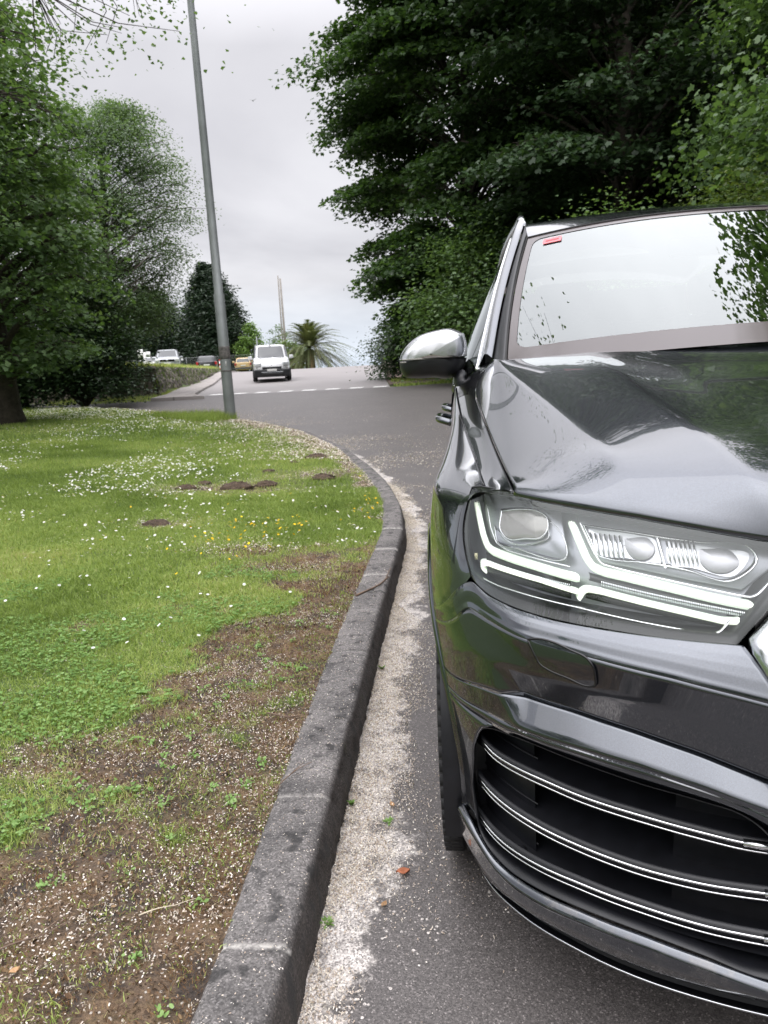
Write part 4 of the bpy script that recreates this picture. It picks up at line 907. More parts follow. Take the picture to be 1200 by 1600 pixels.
c=m.mix(pm,c,(.55,.50,.44)); m.P(Base_Color=c,Roughness=.95); m.bump(m.math('ADD',n2,m.math('MULTIPLY',n3,2.)),1.0,.012)
g=G(); g.grid(np.stack([Xg,Yg,Zg],-1),flip=False); o=mk('lawn',np.concatenate(g.V),g.F,m.m,attrs={'cover':cv.ravel()}); tag(o,kind='structure')
# ---- scatter tools
def inview(x,y,z,mx_=1.25,my_=1.15):
    dd=np.stack([x-CP[0],y-CP[1],z-CP[2]],-1); D=dd@F3; u=1175*(dd@R3)/D; v=1175*(dd@U3)/D
    return (D>.1)&(np.abs(u)<600*mx_+60)&(np.abs(v)<800*my_+40)
def pick(n,y0,y1,dmax,dmin=0.0):
    y=rng.uniform(y0,y1,n); d=rng.uniform(dmin,dmax,n); x=kerbx(y)-.17-d; z=LZ(x,y); k=inview(x,y,z); return x[k],y[k],z[k]
def leafmat(name,stops,trans=.25,rough=.6,spec=.2):
    m=M_(name); a=m.attr('rnd'); c=m.ramp(a,stops); m.P(Base_Color=c,Roughness=rough,Specular_IOR_Level=spec)
    if trans:
        tr=m.n('BsdfTranslucent'); m.t.links.new(m.mix(1.0,c,(1.5,1.6,.7),'MULTIPLY'),tr.inputs[0]); ms=m.n('MixShader'); ms.inputs[0].default_value=trans; m.t.links.new(m.b.outputs[0],ms.inputs[1]); m.t.links.new(tr.outputs[0],ms.inputs[2]); m.t.links.new(ms.outputs[0],m.o.inputs[0])
    return m.m
GRASS=leafmat('grass_blade',[(0.,(.085,.13,.030)),(.40,(.22,.30,.075)),(.75,(.37,.44,.15)),(.9,(.43,.43,.18)),(1.,(.50,.43,.26))],.3)
MOSS=leafmat('dry_moss',[(0.,(.050,.028,.014)),(.5,(.175,.088,.034)),(.8,(.28,.17,.08)),(1.,(.42,.33,.20))],.1,.9)
def blades(name,x,y,z,h,wd,lean,mat,rnd,segs=2,parent=None,lbl=None,kind='stuff',flat=0):
    n=len(x); a=rng.uniform(0,2*math.pi,n); la=rng.uniform(0,2*math.pi,n); lx,ly=np.cos(la)*lean*h,np.sin(la)*lean*h; wx,wy=np.cos(a)*wd/2,np.sin(a)*wd/2; b0=np.stack([x,y,z-.004],-1)
    W=np.stack([wx,wy,0*wx],-1); mid=b0+np.stack([lx*.35,ly*.35,h*.6],-1); tip=b0+np.stack([lx,ly,h*np.sqrt(np.maximum(1.05-lean**2*.5,.15))],-1)
    if segs==2:
        V=np.stack([b0-W,b0+W,mid-W*.8,mid+W*.8,tip-W*.15,tip+W*.15],1).reshape(-1,3); i=np.arange(n)[:,None]*6; F=np.concatenate([i+[0,1,3,2],i+[2,3,5,4]]); R_=np.repeat(rnd,6)
    else:
        V=np.stack([b0-W,b0+W,tip],1).reshape(-1,3); F=np.arange(n*3).reshape(-1,3); R_=np.repeat(rnd,3)
    o=mk(name,V,F,mat,smooth=False,attrs={'rnd':R_}); return tag(o,kind=kind)
def grassband(n,y0,y1,dmax,h0,h1,w0,w1,segs):
    x,y,z=pick(n,y0,y1,dmax); c=cover(x,y); pn=fbm(x,y,1.1,11); k=rng.random(len(x))<np.clip(c*1.0+.08+.30*(fbm(x,y,7,19)>.55),0,1); x,y,z,pn,c=x[k],y[k],z[k],pn[k],c[k]
    h=rng.uniform(h0,h1,len(x))*(.55+.9*fbm(x,y,2.5,12))*(.6+.4*c); rnd=np.clip(rng.normal(.42,.17,len(x))+(pn-.5)*.9+ (1-c)*.25,0,1)
    return x,y,z,h,rng.uniform(w0,w1,len(x)),rng.uniform(.2,1.25,len(x)),rnd,segs
for a in ((240000,-.3,2.6,2.6,.014,.034,.0018,.0036,2),(260000,2.6,6,4.5,.018,.045,.0025,.0050,2),(220000,6,11,8.5,.03,.06,.005,.009,1),(160000,11,22.5,17,.04,.085,.010,.018,1)):
    x,y,z,h,wd,ln,rnd,sg_=grassband(*a); blades('lawn_grass',x,y,z,h,wd,ln,GRASS,rnd,sg_)
x,y,z=pick(26000,11,15.5,1.5); # taller tuft fringe near the lamp post
k=(np.hypot(x+6.9,y-15.2)<1.3)&(rng.random(len(x))<.6); x,y,z=x[k],y[k],z[k]; blades('tall_grass',x,y,z,rng.uniform(.1,.24,len(x)),np.full(len(x),.012),rng.uniform(.1,.6,len(x)),GRASS,np.clip(rng.normal(.5,.15,len(x)),0,1),1)
# moss and dead stalks on the bare strip
for n,y0,y1,dm,s in ((130000,-.3,2.6,1.3,1.),(60000,2.6,5.5,1.6,1.7)):
    x,y,z=pick(n,y0,y1,dm); k=rng.random(len(x))<(1-cover(x,y))*(.25+.9*(fbm(x,y,5,14)>.47)); x,y,z=x[k],y[k],z[k]
    blades('dry_moss',x,y,z,rng.uniform(.006,.020,len(x))*s,rng.uniform(.001,.0022,len(x))*s,rng.uniform(.6,1.6,len(x)),MOSS,np.clip(rng.beta(2,3,len(x))*1.2,0,1),1)
# clover and small round-leaved weeds
def leaflets(name,x,y,z,s,mat,rnd,tilt=.35,nv=6,asp=1.):
    n=len(x); a=rng.uniform(0,2*math.pi,n); tx,ty=rng.normal(0,tilt,n),rng.normal(0,tilt,n); th=np.arange(nv)*2*math.pi/nv
    cx_,cy_=np.cos(th)[None]*s[:,None],np.sin(th)[None]*s[:,None]*asp; ca,sa=np.cos(a)[:,None],np.sin(a)[:,None]
    X_=cx_*ca-cy_*sa; Y_=cx_*sa+cy_*ca; Z_=X_*tx[:,None]+Y_*ty[:,None]
    V=np.stack([x[:,None]+X_,y[:,None]+Y_,z[:,None]+Z_],-1).reshape(-1,3); o=mk(name,V,np.arange(n*nv).reshape(n,nv),mat,smooth=False,attrs={'rnd':np.repeat(rnd,nv)}); return tag(o,kind='stuff')
CLOV=leafmat('clover_leaf',[(0.,(.085,.155,.04)),(.5,(.165,.28,.075)),(1.,(.28,.41,.16))],.3)
x,y,z=pick(60000,-.3,3.2,2.8); dn=fbm(x,y,3.2,21); k=(cover(x,y)>rng.random(len(x))*.9)&(dn>.5)&(rng.random(len(x))<.6); x,y,z=x[k],y[k],z[k]
a=rng.uniform(0,6.28,len(x)); r_=rng.uniform(.003,.0055,len(x)); hh=rng.uniform(.008,.026,len(x)); XX=[];YY=[];ZZ=[];RR=[];SS=[]
rn=np.clip(rng.normal(.5,.22,len(x)),0,1)
for q in range(3): XX.append(x+np.cos(a+q*2.09)*r_);YY.append(y+np.sin(a+q*2.09)*r_);ZZ.append(z+hh);RR.append(rn);SS.append(r_*.95)
leaflets('clover',np.concatenate(XX),np.concatenate(YY),np.concatenate(ZZ),np.concatenate(SS),CLOV,np.concatenate(RR),.35,6)
# rosettes of weeds dotted on the bare strip
x,y,z=pick(150,-.2,2.6,1.1); XX=[];YY=[];ZZ=[];SS=[];RR=[]
for i in range(len(x)):
    for q in range(rng.integers(6,22)):
        a_=rng.uniform(0,6.28); rr=rng.uniform(.002,.022); XX.append(x[i]+rr*math.cos(a_));YY.append(y[i]+rr*math.sin(a_));ZZ.append(z[i]+rng.uniform(.004,.018));SS.append(rng.uniform(.003,.0065));RR.append(rng.uniform(.4,1))
leaflets('weeds',np.array(XX),np.array(YY),np.array(ZZ),np.array(SS),CLOV,np.array(RR),.5,6,.6)
# fallen blossom
PET=leafmat('blossom_flake',[(0.,(.30,.235,.19)),(.5,(.54,.46,.40)),(.85,(.72,.66,.60)),(1.,(.86,.83,.79))],.15)
def flakes(name,x,y,z,s0,s1,tilt=.35): return leaflets(name,x,y,z,rng.uniform(s0,s1,len(x)),PET,rng.random(len(x)),tilt,5,.5)
x,y,z=pick(60000,-.3,3.5,1.7); dn=fbm(x,y,3.5,31); k=(rng.random(len(x))<(1.08-cover(x,y))*sstep(.34,.62,dn)*1.0); x,y,z=x[k],y[k],z[k]; flakes('fallen_blossom',x,y,z+.007,.0014,.0040)
x,y,z=pick(60000,3.5,10,2.6); dn=fbm(x,y,2.,32); k=rng.random(len(x))<(1.1-cover(x,y))*sstep(.4,.62,dn); x,y,z=x[k],y[k],z[k]; flakes('fallen_blossom',x,y,z+.014,.004,.009)
x,y,z=pick(40000,8,15.3,2.2); k=rng.random(len(x))<np.exp(-(kerbx(y)-.17-x)/.55)*.9; x,y,z=x[k],y[k],z[k]; flakes('fallen_blossom',x,y,z+.03,.008,.02)
# crumbs of bark, twigs and leaf litter
LIT=leafmat('leaf_litter',[(0.,(.03,.02,.014)),(.5,(.13,.075,.04)),(.85,(.26,.18,.10)),(1.,(.42,.36,.26))],0)
x,y,z=pick(70000,-.3,3.2,1.6); k=rng.random(len(x))<(1.02-cover(x,y))*.75; x,y,z=x[k],y[k],z[k]; leaflets('leaf_litter',x,y,z+.004+.004*rng.random(len(x)),rng.uniform(.0012,.0045,len(x))*rng.choice([1,1,1.6],len(x)),LIT,np.clip(rng.beta(1.6,2,len(x)),0,1),.8,5,.4)
x,y,z=pick(4000,-.3,2.8,1.7); k=rng.random(len(x))<(1.02-cover(x,y))*.6; x,y,z=x[k],y[k],z[k]; blades('dry_stalks',x,y,z+.004,np.full(len(x),.012),np.full(len(x),.0014),rng.uniform(1.8,3.6,len(x)),LIT,rng.uniform(.5,1,len(x)),1)
# downy tufts on the bare soil
x,y,z=pick(420,-.3,2.6,1.2); XX=[];YY=[];ZZ=[]
for i in range(len(x)):
    for q in range(22): XX.append(x[i]+rng.normal(0,.006));YY.append(y[i]+rng.normal(0,.006));ZZ.append(z[i]+rng.uniform(.004,.012))
flakes('seed_down',np.array(XX),np.array(YY),np.array(ZZ),.0008,.0022,1.2)
n=90000; y=rng.uniform(-.6,7,n)**1.0; d=rng.exponential(.13,n); x=kerbx(y)+d; k=inview(x,y,0*x)&(d<2.2)&(rng.random(n)<np.clip(fbm(x,y,3,41)*1.5-.62+.75*(d<.16+.5*(fbm(x,y,2,42)-.5)),0,1)); x,y=x[k],y[k]; flakes('gutter_blossom',x,y,g0(y)+.003+.004*rng.random(len(x)),.0012,.0034,.6)
n=60000; y=rng.uniform(5,21,n); d=rng.exponential(.9,n); x=kerbx(y)+.03+d; k=inview(x,y,0*x)&(rng.random(n)<.55*sstep(.3,.6,fbm(x,y,.8,77))); x,y=x[k],y[k]; flakes('gutter_blossom',x,y,g0(y)+.008,.005,.011,.3)
x_=rng.uniform(-.17,-.02,1600); y=rng.uniform(-.2,3.5,1600); flakes('kerb_blossom',kerbx(y)+x_,y,g0(y)+.127+0*y,.0012,.0028,.25)
# daisies and yellow flowers
DW=leafmat('daisy_white',[(0.,(.62,.62,.60)),(1.,(.86,.86,.84))],.2); YL=leafmat('flower_yellow',[(0.,(.75,.42,.01)),(1.,(.85,.62,.02))],.2)
n=90000; y=rng.uniform(3.3,20,n); d=rng.uniform(0.1,16,n); x=kerbx(y)-.17-d; z=LZ(x,y); dn=fbm(x,y,.55,51)*.65+fbm(x,y,3,52)*.35
pr=sstep(.42,.56,dn)*(.10+.90*np.exp(-((y-6.6)/2.6)**2)*sstep(.8,3.,d)+.55*sstep(10,16,y)); k=inview(x,y,z)&(rng.random(n)<pr*.8)&(cover(x,y)>.5); x,y,z=x[k],y[k],z[k]; s=np.full(len(x),.0085)*rng.uniform(.75,1.25,len(x))*np.interp(y,[3,20],[1,1.9])
leaflets('daisies',x,y,z+.045+.01*rng.random(len(x)),s,DW,rng.random(len(x)),.35,8); leaflets('daisy_centres',x,y,z+.058,s*.33,YL,rng.random(len(x)),.1,5)
x,y,z=pick(120,1.8,4,3.0); k=cover(x,y)>.5; leaflets('daisies',x[k],y[k],z[k]+.035,np.full(k.sum(),.008),DW,rng.random(k.sum()),.3,10)
cx0=np.concatenate([rng.normal(-2.42,.22,80),rng.normal(-1.68,.15,26),rng.normal(-2.87,.3,8),rng.normal(-2.5,.5,14)]); cy0=np.concatenate([rng.normal(4.05,.3,80),rng.normal(5.2,.5,26),rng.normal(3.5,.3,8),rng.normal(4.8,.5,14)]); k=cx0<kerbx(cy0)-.2; cx0,cy0=cx0[k],cy0[k]
leaflets('yellow_flowers',cx0,cy0,LZ(cx0,cy0)+.045,rng.uniform(.006,.0105,len(cx0)),YL,rng.random(len(cx0)),.4,7)
# ---- small single things
def clod(x,y,r_,label,seed,mat):
    rr=np.random.default_rng(seed); th=np.linspace(0,2*math.pi,22)[:-1]; A=[]
    for k in range(9):
        ph=k/8*math.pi*.5; A.append([(x+r_*math.cos(ph)*(1+.5*(vnoise(math.cos(t)*2+seed,math.sin(t)*2+k*.6,1.5,seed)-.5))*math.cos(t)*1.35,y+r_*math.cos(ph)*(1+.5*(vnoise(math.cos(t)*3,math.sin(t)*3+k*.4,1.2,seed+3)-.5))*math.sin(t),float(LZ(x,y))+.006+r_*.50*math.sin(ph)*(1+.7*(vnoise(t*2.5+k,k*1.3,1.3,seed)-.5))) for t in th])
    g=G(); g.grid(np.array(A),closev=True); g.F.append(tuple(g.n-len(th)+i for i in range(len(th)))); o=g.out('soil_clod',mat); tag(o,label,'soil clod','clods of earth thrown up on the lawn')
m=M_('turned_soil'); a_=m.noise(40,5,.75); m.P(Base_Color=m.ramp(a_,[(.35,(.045,.032,.024)),(.65,(.16,.11,.075))]),Roughness=1.); m.bump(a_,1.,.03); SOIL=m.m
for i,(x,y,r_,l) in enumerate(((-3.13,7.2,.055,'small round dark clod of earth standing alone on the lawn'),(-2.78,8.24,.12,'flat clod of earth nearest the lamp post, on the far lawn'),(-2.99,7.9,.05,'tiny clod of earth beside the flat far one'),(-3.16,6.09,.12,'wide low heap of dry earth in the middle of the lawn'),(-2.9,6.25,.09,'crumbly heap of earth just right of the wide low one'),(-3.59,6.39,.06,'small brown clod left of the wide low heap'),(-3.68,6.11,.085,'leftmost smooth brown clod of earth on the lawn'),(-3.31,4.49,.085,'dark clod of earth among the left daisies, nearer the camera'),(-2.4,6.6,.10,'low pale clod close to the bare patch by the kerb bend'))): clod(x,y,r_,l,i+5,SOIL)
TW=worn('dry_twig',(.16,.11,.08),.9,0,40,.4,.3,200); TWP=worn('pale_straw',(.48,.42,.32),.9,0,40,.2)
def twig(P,r_,label,mat=TW,z=None):
    P=cr(np.array(P,float),14); n=len(P); zz=(LZ(P[:,0],P[:,1])+.012 if z is None else np.full(n,z))+.004*np.abs(np.sin(np.linspace(0,5,n))); g=G(); g.tube(np.stack([P[:,0],P[:,1],zz],-1),np.linspace(r_,r_*.35,n),6)
    if n and r_>.0018: k=n//2; g.tube([(P[k,0],P[k,1],zz[k]),(P[k,0]+.022,P[k,1]+.03,zz[k]+.010),(P[k,0]+.03,P[k,1]+.055,zz[k]+.006)],[r_*.6,r_*.45,r_*.2],5)
    o=g.out('twig',mat); tag(o,label,'twig','twigs lying by the kerb')
twig([(-1.61,.335),(-1.56,.36),(-1.50,.385)],.0017,'straight pale straw lying on the bare soil, lowest in the photo',TWP)
twig([(-1.84,1.07),(-1.78,1.12),(-1.72,1.19)],.0022,'dark brown twig at the edge of the green, left of the brown strip')
twig([(-1.76,1.52),(-1.69,1.42),(-1.60,1.36)],.0022,'thin forked twig on the brown strip above the reddish one')
twig([(-1.585,1.30),(-1.53,1.275),(-1.45,1.27)],.0028,'thick reddish twig touching the back of the kerb')
twig([(-1.44,.80),(-1.425,.85),(-1.40,.92),(-1.36,.965)],.0022,'curved dark twig lying across the kerb top',z=.128)
twig([(-1.43,.77),(-1.435,.80),(-1.42,.84)],.0012,'fine hooked stem hanging on the inner kerb edge',z=.127)
twig([(-1.86,.22),(-1.80,.26),(-1.75,.31)],.0024,'dark twig at the lower left corner of the photo')
twig([(-1.47,2.6),(-1.38,2.75),(-1.34,3.1)],.006,'short brown stick lying on the soil against the kerb further off')
LF=worn('dead_leaf',(.30,.10,.045),.7,0,30,.3); LF2=worn('dead_leaf_tan',(.40,.24,.12),.7,0,30,.3)
def dleaf(x,y,z,s,rz,label,mat):
    A=[]; 
    for t in np.linspace(0,1,9):
        wd=s*.32*math.sin(math.pi*min(max(t,.02),.98))**.8; A.append([(s*(t-.5),-wd,.004+.010*abs(t-.5)),(s*(t-.5),0,.001+.004*math.sin(t*6)),(s*(t-.5),wd,.006)])
    A=np.array(A).reshape(-1,3); c_,s_=math.cos(rz),math.sin(rz); A=np.stack([A[:,0]*c_-A[:,1]*s_+x,A[:,0]*s_+A[:,1]*c_+y,A[:,2]+z],-1); g=G(); g.grid(A.reshape(9,3,3)); o=g.out('fallen_leaf',mat); so=o.modifiers.new('t','SOLIDIFY'); so.thickness=.0006; tag(o,label,'leaf','dead leaves')
dleaf(-1.075,.66,.004,.036,.3,'reddish brown dead leaf on the pale blossom in the gutter',LF)
dleaf(-1.11,.54,.004,.020,1.2,'small tan dead leaf on the asphalt below the red one',LF2)
dleaf(-1.13,.95,.004,.022,2.2,'curled tan leaf in the gutter blossom beside the green weed',LF2)
dleaf(-1.79,.17,float(LZ(-1.79,.17))+.01,.022,.9,'orange tan leaf on the bare soil at lower left',LF2)
def weed(x,y,z,n,s,label,tall=0):
    V=[];F=[];R_=[]
    for i in range(n):
        a=rng.uniform(0,6.28); l=s*rng.uniform(.5,1.2); e=rng.uniform(.2,1.1)+tall; wd=l*.13; d=np.array([math.cos(a),math.sin(a)]); q=np.array([-d[1],d[0]]); b=len(V)
        V+=[(x-q[0]*wd*.3,y-q[1]*wd*.3,z),(x+q[0]*wd*.3,y+q[1]*wd*.3,z),(x+d[0]*l*.5/(1+e)+q[0]*wd,y+d[1]*l*.5/(1+e)+q[1]*wd,z+l*.5*e/(1+e)),(x+d[0]*l*.5/(1+e)-q[0]*wd,y+d[1]*l*.5/(1+e)-q[1]*wd,z+l*.5*e/(1+e)),(x+d[0]*l/(1+e)*1.1,y+d[1]*l/(1+e)*1.1,z+l*.7*e/(1+e))]
        F+=[(b,b+1,b+2,b+3),(b+3,b+2,b+4)]; R_+=[rng.uniform(.2,.9)]*5
    o=mk('gutter_weed',V,F,CLOV,smooth=False,attrs={'rnd':R_}); tag(o,label,'weed','green weeds growing in the gutter')
weed(-1.25,.95,.0,26,.04,'grassy weed tuft growing against the kerb foot',1.5)
weed(-1.13,.87,.003,22,.026,'flat green weed out in the gutter blossom beside the tan leaf')
weed(-1.235,.48,.0,24,.028,'small bright weed at the kerb foot nearest the camera')
weed(-1.27,1.95,.0,16,.04,'green weed sprig further up against the kerb',1.)
# ============================================================ trees
BARK=M_('bark'); _n=BARK.noise(9,6,.7); BARK.P(Base_Color=BARK.ramp(_n,[(.3,(.022,.018,.014)),(.7,(.085,.070,.055))]),Roughness=.95); BARK.bump(_n,1.,.03); BARK=BARK.m
def fol(name,dark,mid,light,trans=.35): return leafmat(name,[(0.,dark),(.5,mid),(1.,light)],trans,.45,.35)
F_MAPLE=fol('maple_leaves',(.022,.046,.015),(.050,.096,.030),(.11,.18,.055))
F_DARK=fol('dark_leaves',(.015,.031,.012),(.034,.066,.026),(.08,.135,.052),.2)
F_MID=fol('mid_leaves',(.050,.088,.036),(.105,.175,.068),(.19,.27,.12))
F_AIRY=fol('willow_leaves',(.055,.092,.042),(.10,.16,.072),(.17,.24,.12))
F_YEL=fol('yellowish_leaves',(.050,.082,.022),(.095,.135,.035),(.17,.205,.06))
F_CYP=fol('conifer_leaves',(.008,.018,.009),(.016,.034,.016),(.035,.06,.028),.08)
F_LIME=fol('fresh_leaves',(.07,.13,.03),(.13,.22,.05),(.22,.32,.09))
SHAPES={'kite':[(0,-.5),(.30,-.05),(0,.5),(-.30,-.05)],
 'lobed':[(0,-.5),(.22,-.30),(.52,-.18),(.24,.05),(.30,.34),(0,.55),(-.30,.34),(-.24,.05),(-.52,-.18),(-.22,-.30)],
 'needle':[(0,-.5),(.14,0),(0,.5),(-.14,0)],'ivy':[(0,-.5),(.42,-.2),(.22,.1),(0,.5),(-.22,.1),(-.42,-.2)]}
def leaf_mesh(name,Pc,Nr,s,shape,mat,rnd,parent,r_):
    n=len(Pc); a=r_.uniform(0,2*math.pi,n); ref=np.stack([np.cos(a),np.sin(a),0*a],-1); Nr=Nr/np.linalg.norm(Nr,axis=1)[:,None]; T=np.cross(Nr,ref); T/=np.linalg.norm(T,axis=1)[:,None]+1e-9; B=np.cross(Nr,T); sh=np.array(SHAPES[shape]); k=len(sh)
    V=Pc[:,None]+s[:,None,None]*(sh[None,:,0,None]*T[:,None]+sh[None,:,1,None]*B[:,None]-(np.abs(sh[None,:,0,None])*.35+sh[None,:,1,None]**2*.35)*Nr[:,None])
    F=np.arange(n*k).reshape(n,k); return mk(name,V.reshape(-1,3),F,mat,parent,smooth=False,attrs={'rnd':np.repeat(rnd,k)})
def tree(name,label,cat,base,H,tr,env,nb,lpb,ls,mat,shape='kite',h0=.15,droop=.3,seed=1,group=None,flat=.28,spread=1.,lean=(0,0),rise=.35,azf=None,limbs=True,inner=.35,lv=.5,bare=0,tmat=None,cl=1.,nsm=1.):
    r_=np.random.default_rng(seed); base=np.array(base,float); root=empty(name,tuple(base),label,cat,group)
    def tp(h): t=h/H; return base+np.array([lean[0]*t*H+.25*math.sin(3*t+seed)*t,lean[1]*t*H+.25*math.cos(2.3*t+seed)*t,h])
    g=G(); hs_=np.linspace(-.3,H*.93,14); g.tube([tp(h) for h in hs_],[tr*(1.45 if h<0 else 1.25 if h<.4 else 1)*(1-.93*max(h,0)/H)+.01 for h in hs_],12)
    PC=[];NR=[];SZ=[];RN=[]
    for b_ in range(nb):
        f=(b_+r_.random())/nb; az=r_.uniform(0,2*math.pi)+b_*2.4; e=env(f)*(azf(az,f) if azf else 1.)
        r=e*r_.uniform(.72,1.06); 
        if r<.15: r=.15
        ht=H*(h0+(1-h0)*f); hs=max(H*h0*.6,ht-r*rise-.1); hs=min(hs,H*.92); p0=tp(hs); d=np.array([math.cos(az),math.sin(az),0]); 
        pe=tp(ht); end=np.array([pe[0]+d[0]*r,pe[1]+d[1]*r,base[2]+ht]); ctrl=p0*.45+end*.55+np.array([0,0,r*droop*.9])
        t=np.linspace(0,1,9)[:,None]; path=(1-t)**2*p0+2*t*(1-t)*ctrl+t**2*end; path=path+r_.normal(0,.03*r*(1.6 if cl<.7 else 1),(9,3))*t
        if limbs: g.tube(path,np.linspace(max(tr*(.28 if cl>.7 else .13)*(1-f*.7),.012),.005,9)*min(1,.4+r/4),5,cap=False)
        side=np.array([-d[1],d[0],0]); ns=int((8+r*2.2)*nsm)
        for k in range(ns):
            tt=inner+(1-inner)*r_.random()**.7; q=tt*8; i=min(int(q),7); pp=path[i]*(1-(q-i))+path[i+1]*(q-i)
            lat=r_.normal(0,.24)*r*(1.1-tt*.6)*spread; pp=pp+side*lat; dz=-droop*.55*abs(lat); pp=pp+np.array([0,0,dz])
            m=max(3,int(lpb/ns*min(1,.3+r/2.6))); cs=cl*(.20+.085*r)*r_.uniform(.7,1.3); o=r_.normal(0,1,(m,3)); o/=np.maximum(1,np.linalg.norm(o,axis=1)/1.7)[:,None]; o=o*np.array([cs,cs,cs*flat]); out_=d*.55+side*np.sign(lat)*.3
            o[:,2]-=(o[:,:2]@out_[:2])*.45*droop*1.6+(o[:,0]**2+o[:,1]**2)*.25/ max(cs,.1)*droop
            if bare and r_.random()<bare: 
                continue
            PC.append(pp+o); nn=np.array([0,0,1.])+out_*.55; NR.append(nn+r_.normal(0,lv,(m,3))); SZ.append(ls*r_.uniform(.6,1.25,m)); v=r_.normal(.45,.13); RN.append(np.clip(v+r_.normal(0,.17,m)+ (o[:,2]/max(cs*flat,.02))*.04,0,1))
            if limbs and (k%3==0 or cl<.7): g.tube([path[max(i-1,0)],(path[i]+pp)/2+[0,0,.02*r],pp],[.012,.008,.004],4,cap=False)
    g.out('trunk',tmat or BARK,root)
    leaf_mesh('crown',np.concatenate(PC),np.concatenate(NR),np.concatenate(SZ),shape,mat,np.concatenate(RN),root,r_)
    return root
def dup(root,loc,rz,label,name=None,scale=1,group=None):
    r=root.copy(); COL.objects.link(r); r.location=loc; r.rotation_euler=(0,0,rz); r.scale=(scale,)*3; r['label']=label
    if group: r['group']=group
    for ch in list(root.children):
        c=ch.copy(); COL.objects.link(c); c.parent=r
        for q in ch.children: d=q.copy(); COL.objects.link(d); d.parent=c
    return r
def ell(a,b,p=1.): return lambda f: a*max(0.04,1-abs((f-b)/(1-b if f>b else b+.12))**2.2)**.5*p
gz=lambda x,y: float(GZ(x,y)); lz=lambda x,y: float(LZ(x,y))
GR='big trees massed on the right behind the car'
# right mass
big=tree('maple_tree','largest dark maple right of the road, its crown edge against the sky','tree',(-.6,28.5,gz(-.6,28.5)-.1),18.8,.42,lambda f:np.interp(f,[0,.11,.28,.45,.57,.7,.88,1],[2.9,3.7,4.5,5.3,5.5,4.8,3.2,.8]),150,1500,.165,F_MAPLE,'lobed',h0=.05,droop=.55,seed=11,group=GR,flat=.2,lv=.45)
t2=tree('broadleaf_tree','dark tall tree right behind the SUV roof, right of the big maple','tree',(4.2,25,gz(4.2,25)-.1),20,.38,lambda f:np.interp(f,[0,.1,.4,.75,1],[3.8,5.4,6.4,5.2,1.]),140,1100,.17,F_DARK,'lobed',h0=.07,droop=.5,seed=21,group=GR,flat=.22,lv=.45,bare=.08)
t3=tree('broadleaf_tree','tree at the right edge of the photo with lighter leaves above the car','tree',(8.8,15.5,gz(8.8,15.5)-.1),15,.30,lambda f:np.interp(f,[0,.1,.4,.75,1],[3.2,4.6,5.6,4.4,1.]),150,760,.13,F_MID,'lobed',h0=.08,droop=.35,seed=31,group=GR,flat=.45,lv=.65)
dup(t2,(9.5,31,gz(9.5,31)-.1),2.1,'tall tree filling the back between the dark tree and the right edge')
dup(big,(6.0,42,gz(6,42)-.1),1.3,'far maple closing the gap behind the dark trees on the right')
dup(big,(15.5,23,-.1),4.0,'maple mostly beyond the right edge, behind the lighter tree')
dup(t3,(7.9,6.8,-.1),2.4,'tree standing off to the right beside the car, reflected in its windscreen')
# lower shrubs on the right
GS='shrubs under the big trees on the right'
def shrub(name,label,loc,r,h,n,ls,mat,seed,group=GS,shape='ivy',fl=.6,stem=BARK):
    r_=np.random.default_rng(seed); root=empty(name,loc,label,'shrub',group); loc=np.array(loc,float); g=G(); PC=[];NR=[];RN=[]
    nc=max(14,int(n/260))
    for k in range(nc):
        a=r_.uniform(0,6.28); u=r_.random()**.5; hh=r_.uniform(.12,1); rr=r*u*math.sqrt(max(.08,1-(hh-.35)**2*1.6)); p=loc+np.array([rr*math.cos(a),rr*math.sin(a),h*hh*(1-.25*u)])
        g.tube([loc+np.array([0,0,-.1]),loc*.5+p*.5+[0,0,.1*h],p],[.035*r/2+.01,.02,.006],5,cap=False)
        m=int(n/nc); cs=.16*r+.12; o=r_.normal(0,1,(m,3))*[cs,cs,cs*fl]; PC.append(p+o); dn=(p-loc); dn[2]+=.5*h; NR.append(dn/np.linalg.norm(dn)*.8+np.array([0,0,.6])+r_.normal(0,.5,(m,3))); v=r_.normal(.45,.14); RN.append(np.clip(v+r_.normal(0,.17,m),0,1))
    P=np.concatenate(PC); P[:,2]=np.maximum(P[:,2],loc[2]+.03); g.out('stems',stem,root); leaf_mesh('leaves',P,np.concatenate(NR),ls*r_.uniform(.6,1.25,len(P)),shape,mat,np.concatenate(RN),root,r_); return root
shrub('laurel_bush','bushy green shrub low behind the mirror and the pillar of the car',(.2,24,gz(.2,24)),2.6,5.2,26000,.13,F_MID,41)
shrub('laurel_bush','tall leafy shrub showing over the left end of the car roof',(2.3,17,gz(2.3,17)),2.3,4.3,30000,.10,F_MID,42)
shrub('yellow_bush','yellowish shrub touching the roof line of the car in the centre right',(4.1,13.4,gz(4.1,13.4)),1.5,4.5,16000,.075,F_YEL,43)
shrub('laurel_bush','green shrub in front of the lighter tree, right of the yellowish shrub',(6.0,14.8,gz(6.0,14.8)),2.3,4.7,30000,.09,F_MID,44)
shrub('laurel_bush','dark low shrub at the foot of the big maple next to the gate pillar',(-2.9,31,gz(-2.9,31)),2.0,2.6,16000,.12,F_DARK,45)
shrub('laurel_bush','dark shrub in the shade behind the door mirror',(1.6,30,gz(1.6,30)),3.0,4.0,16000,.15,F_DARK,46)
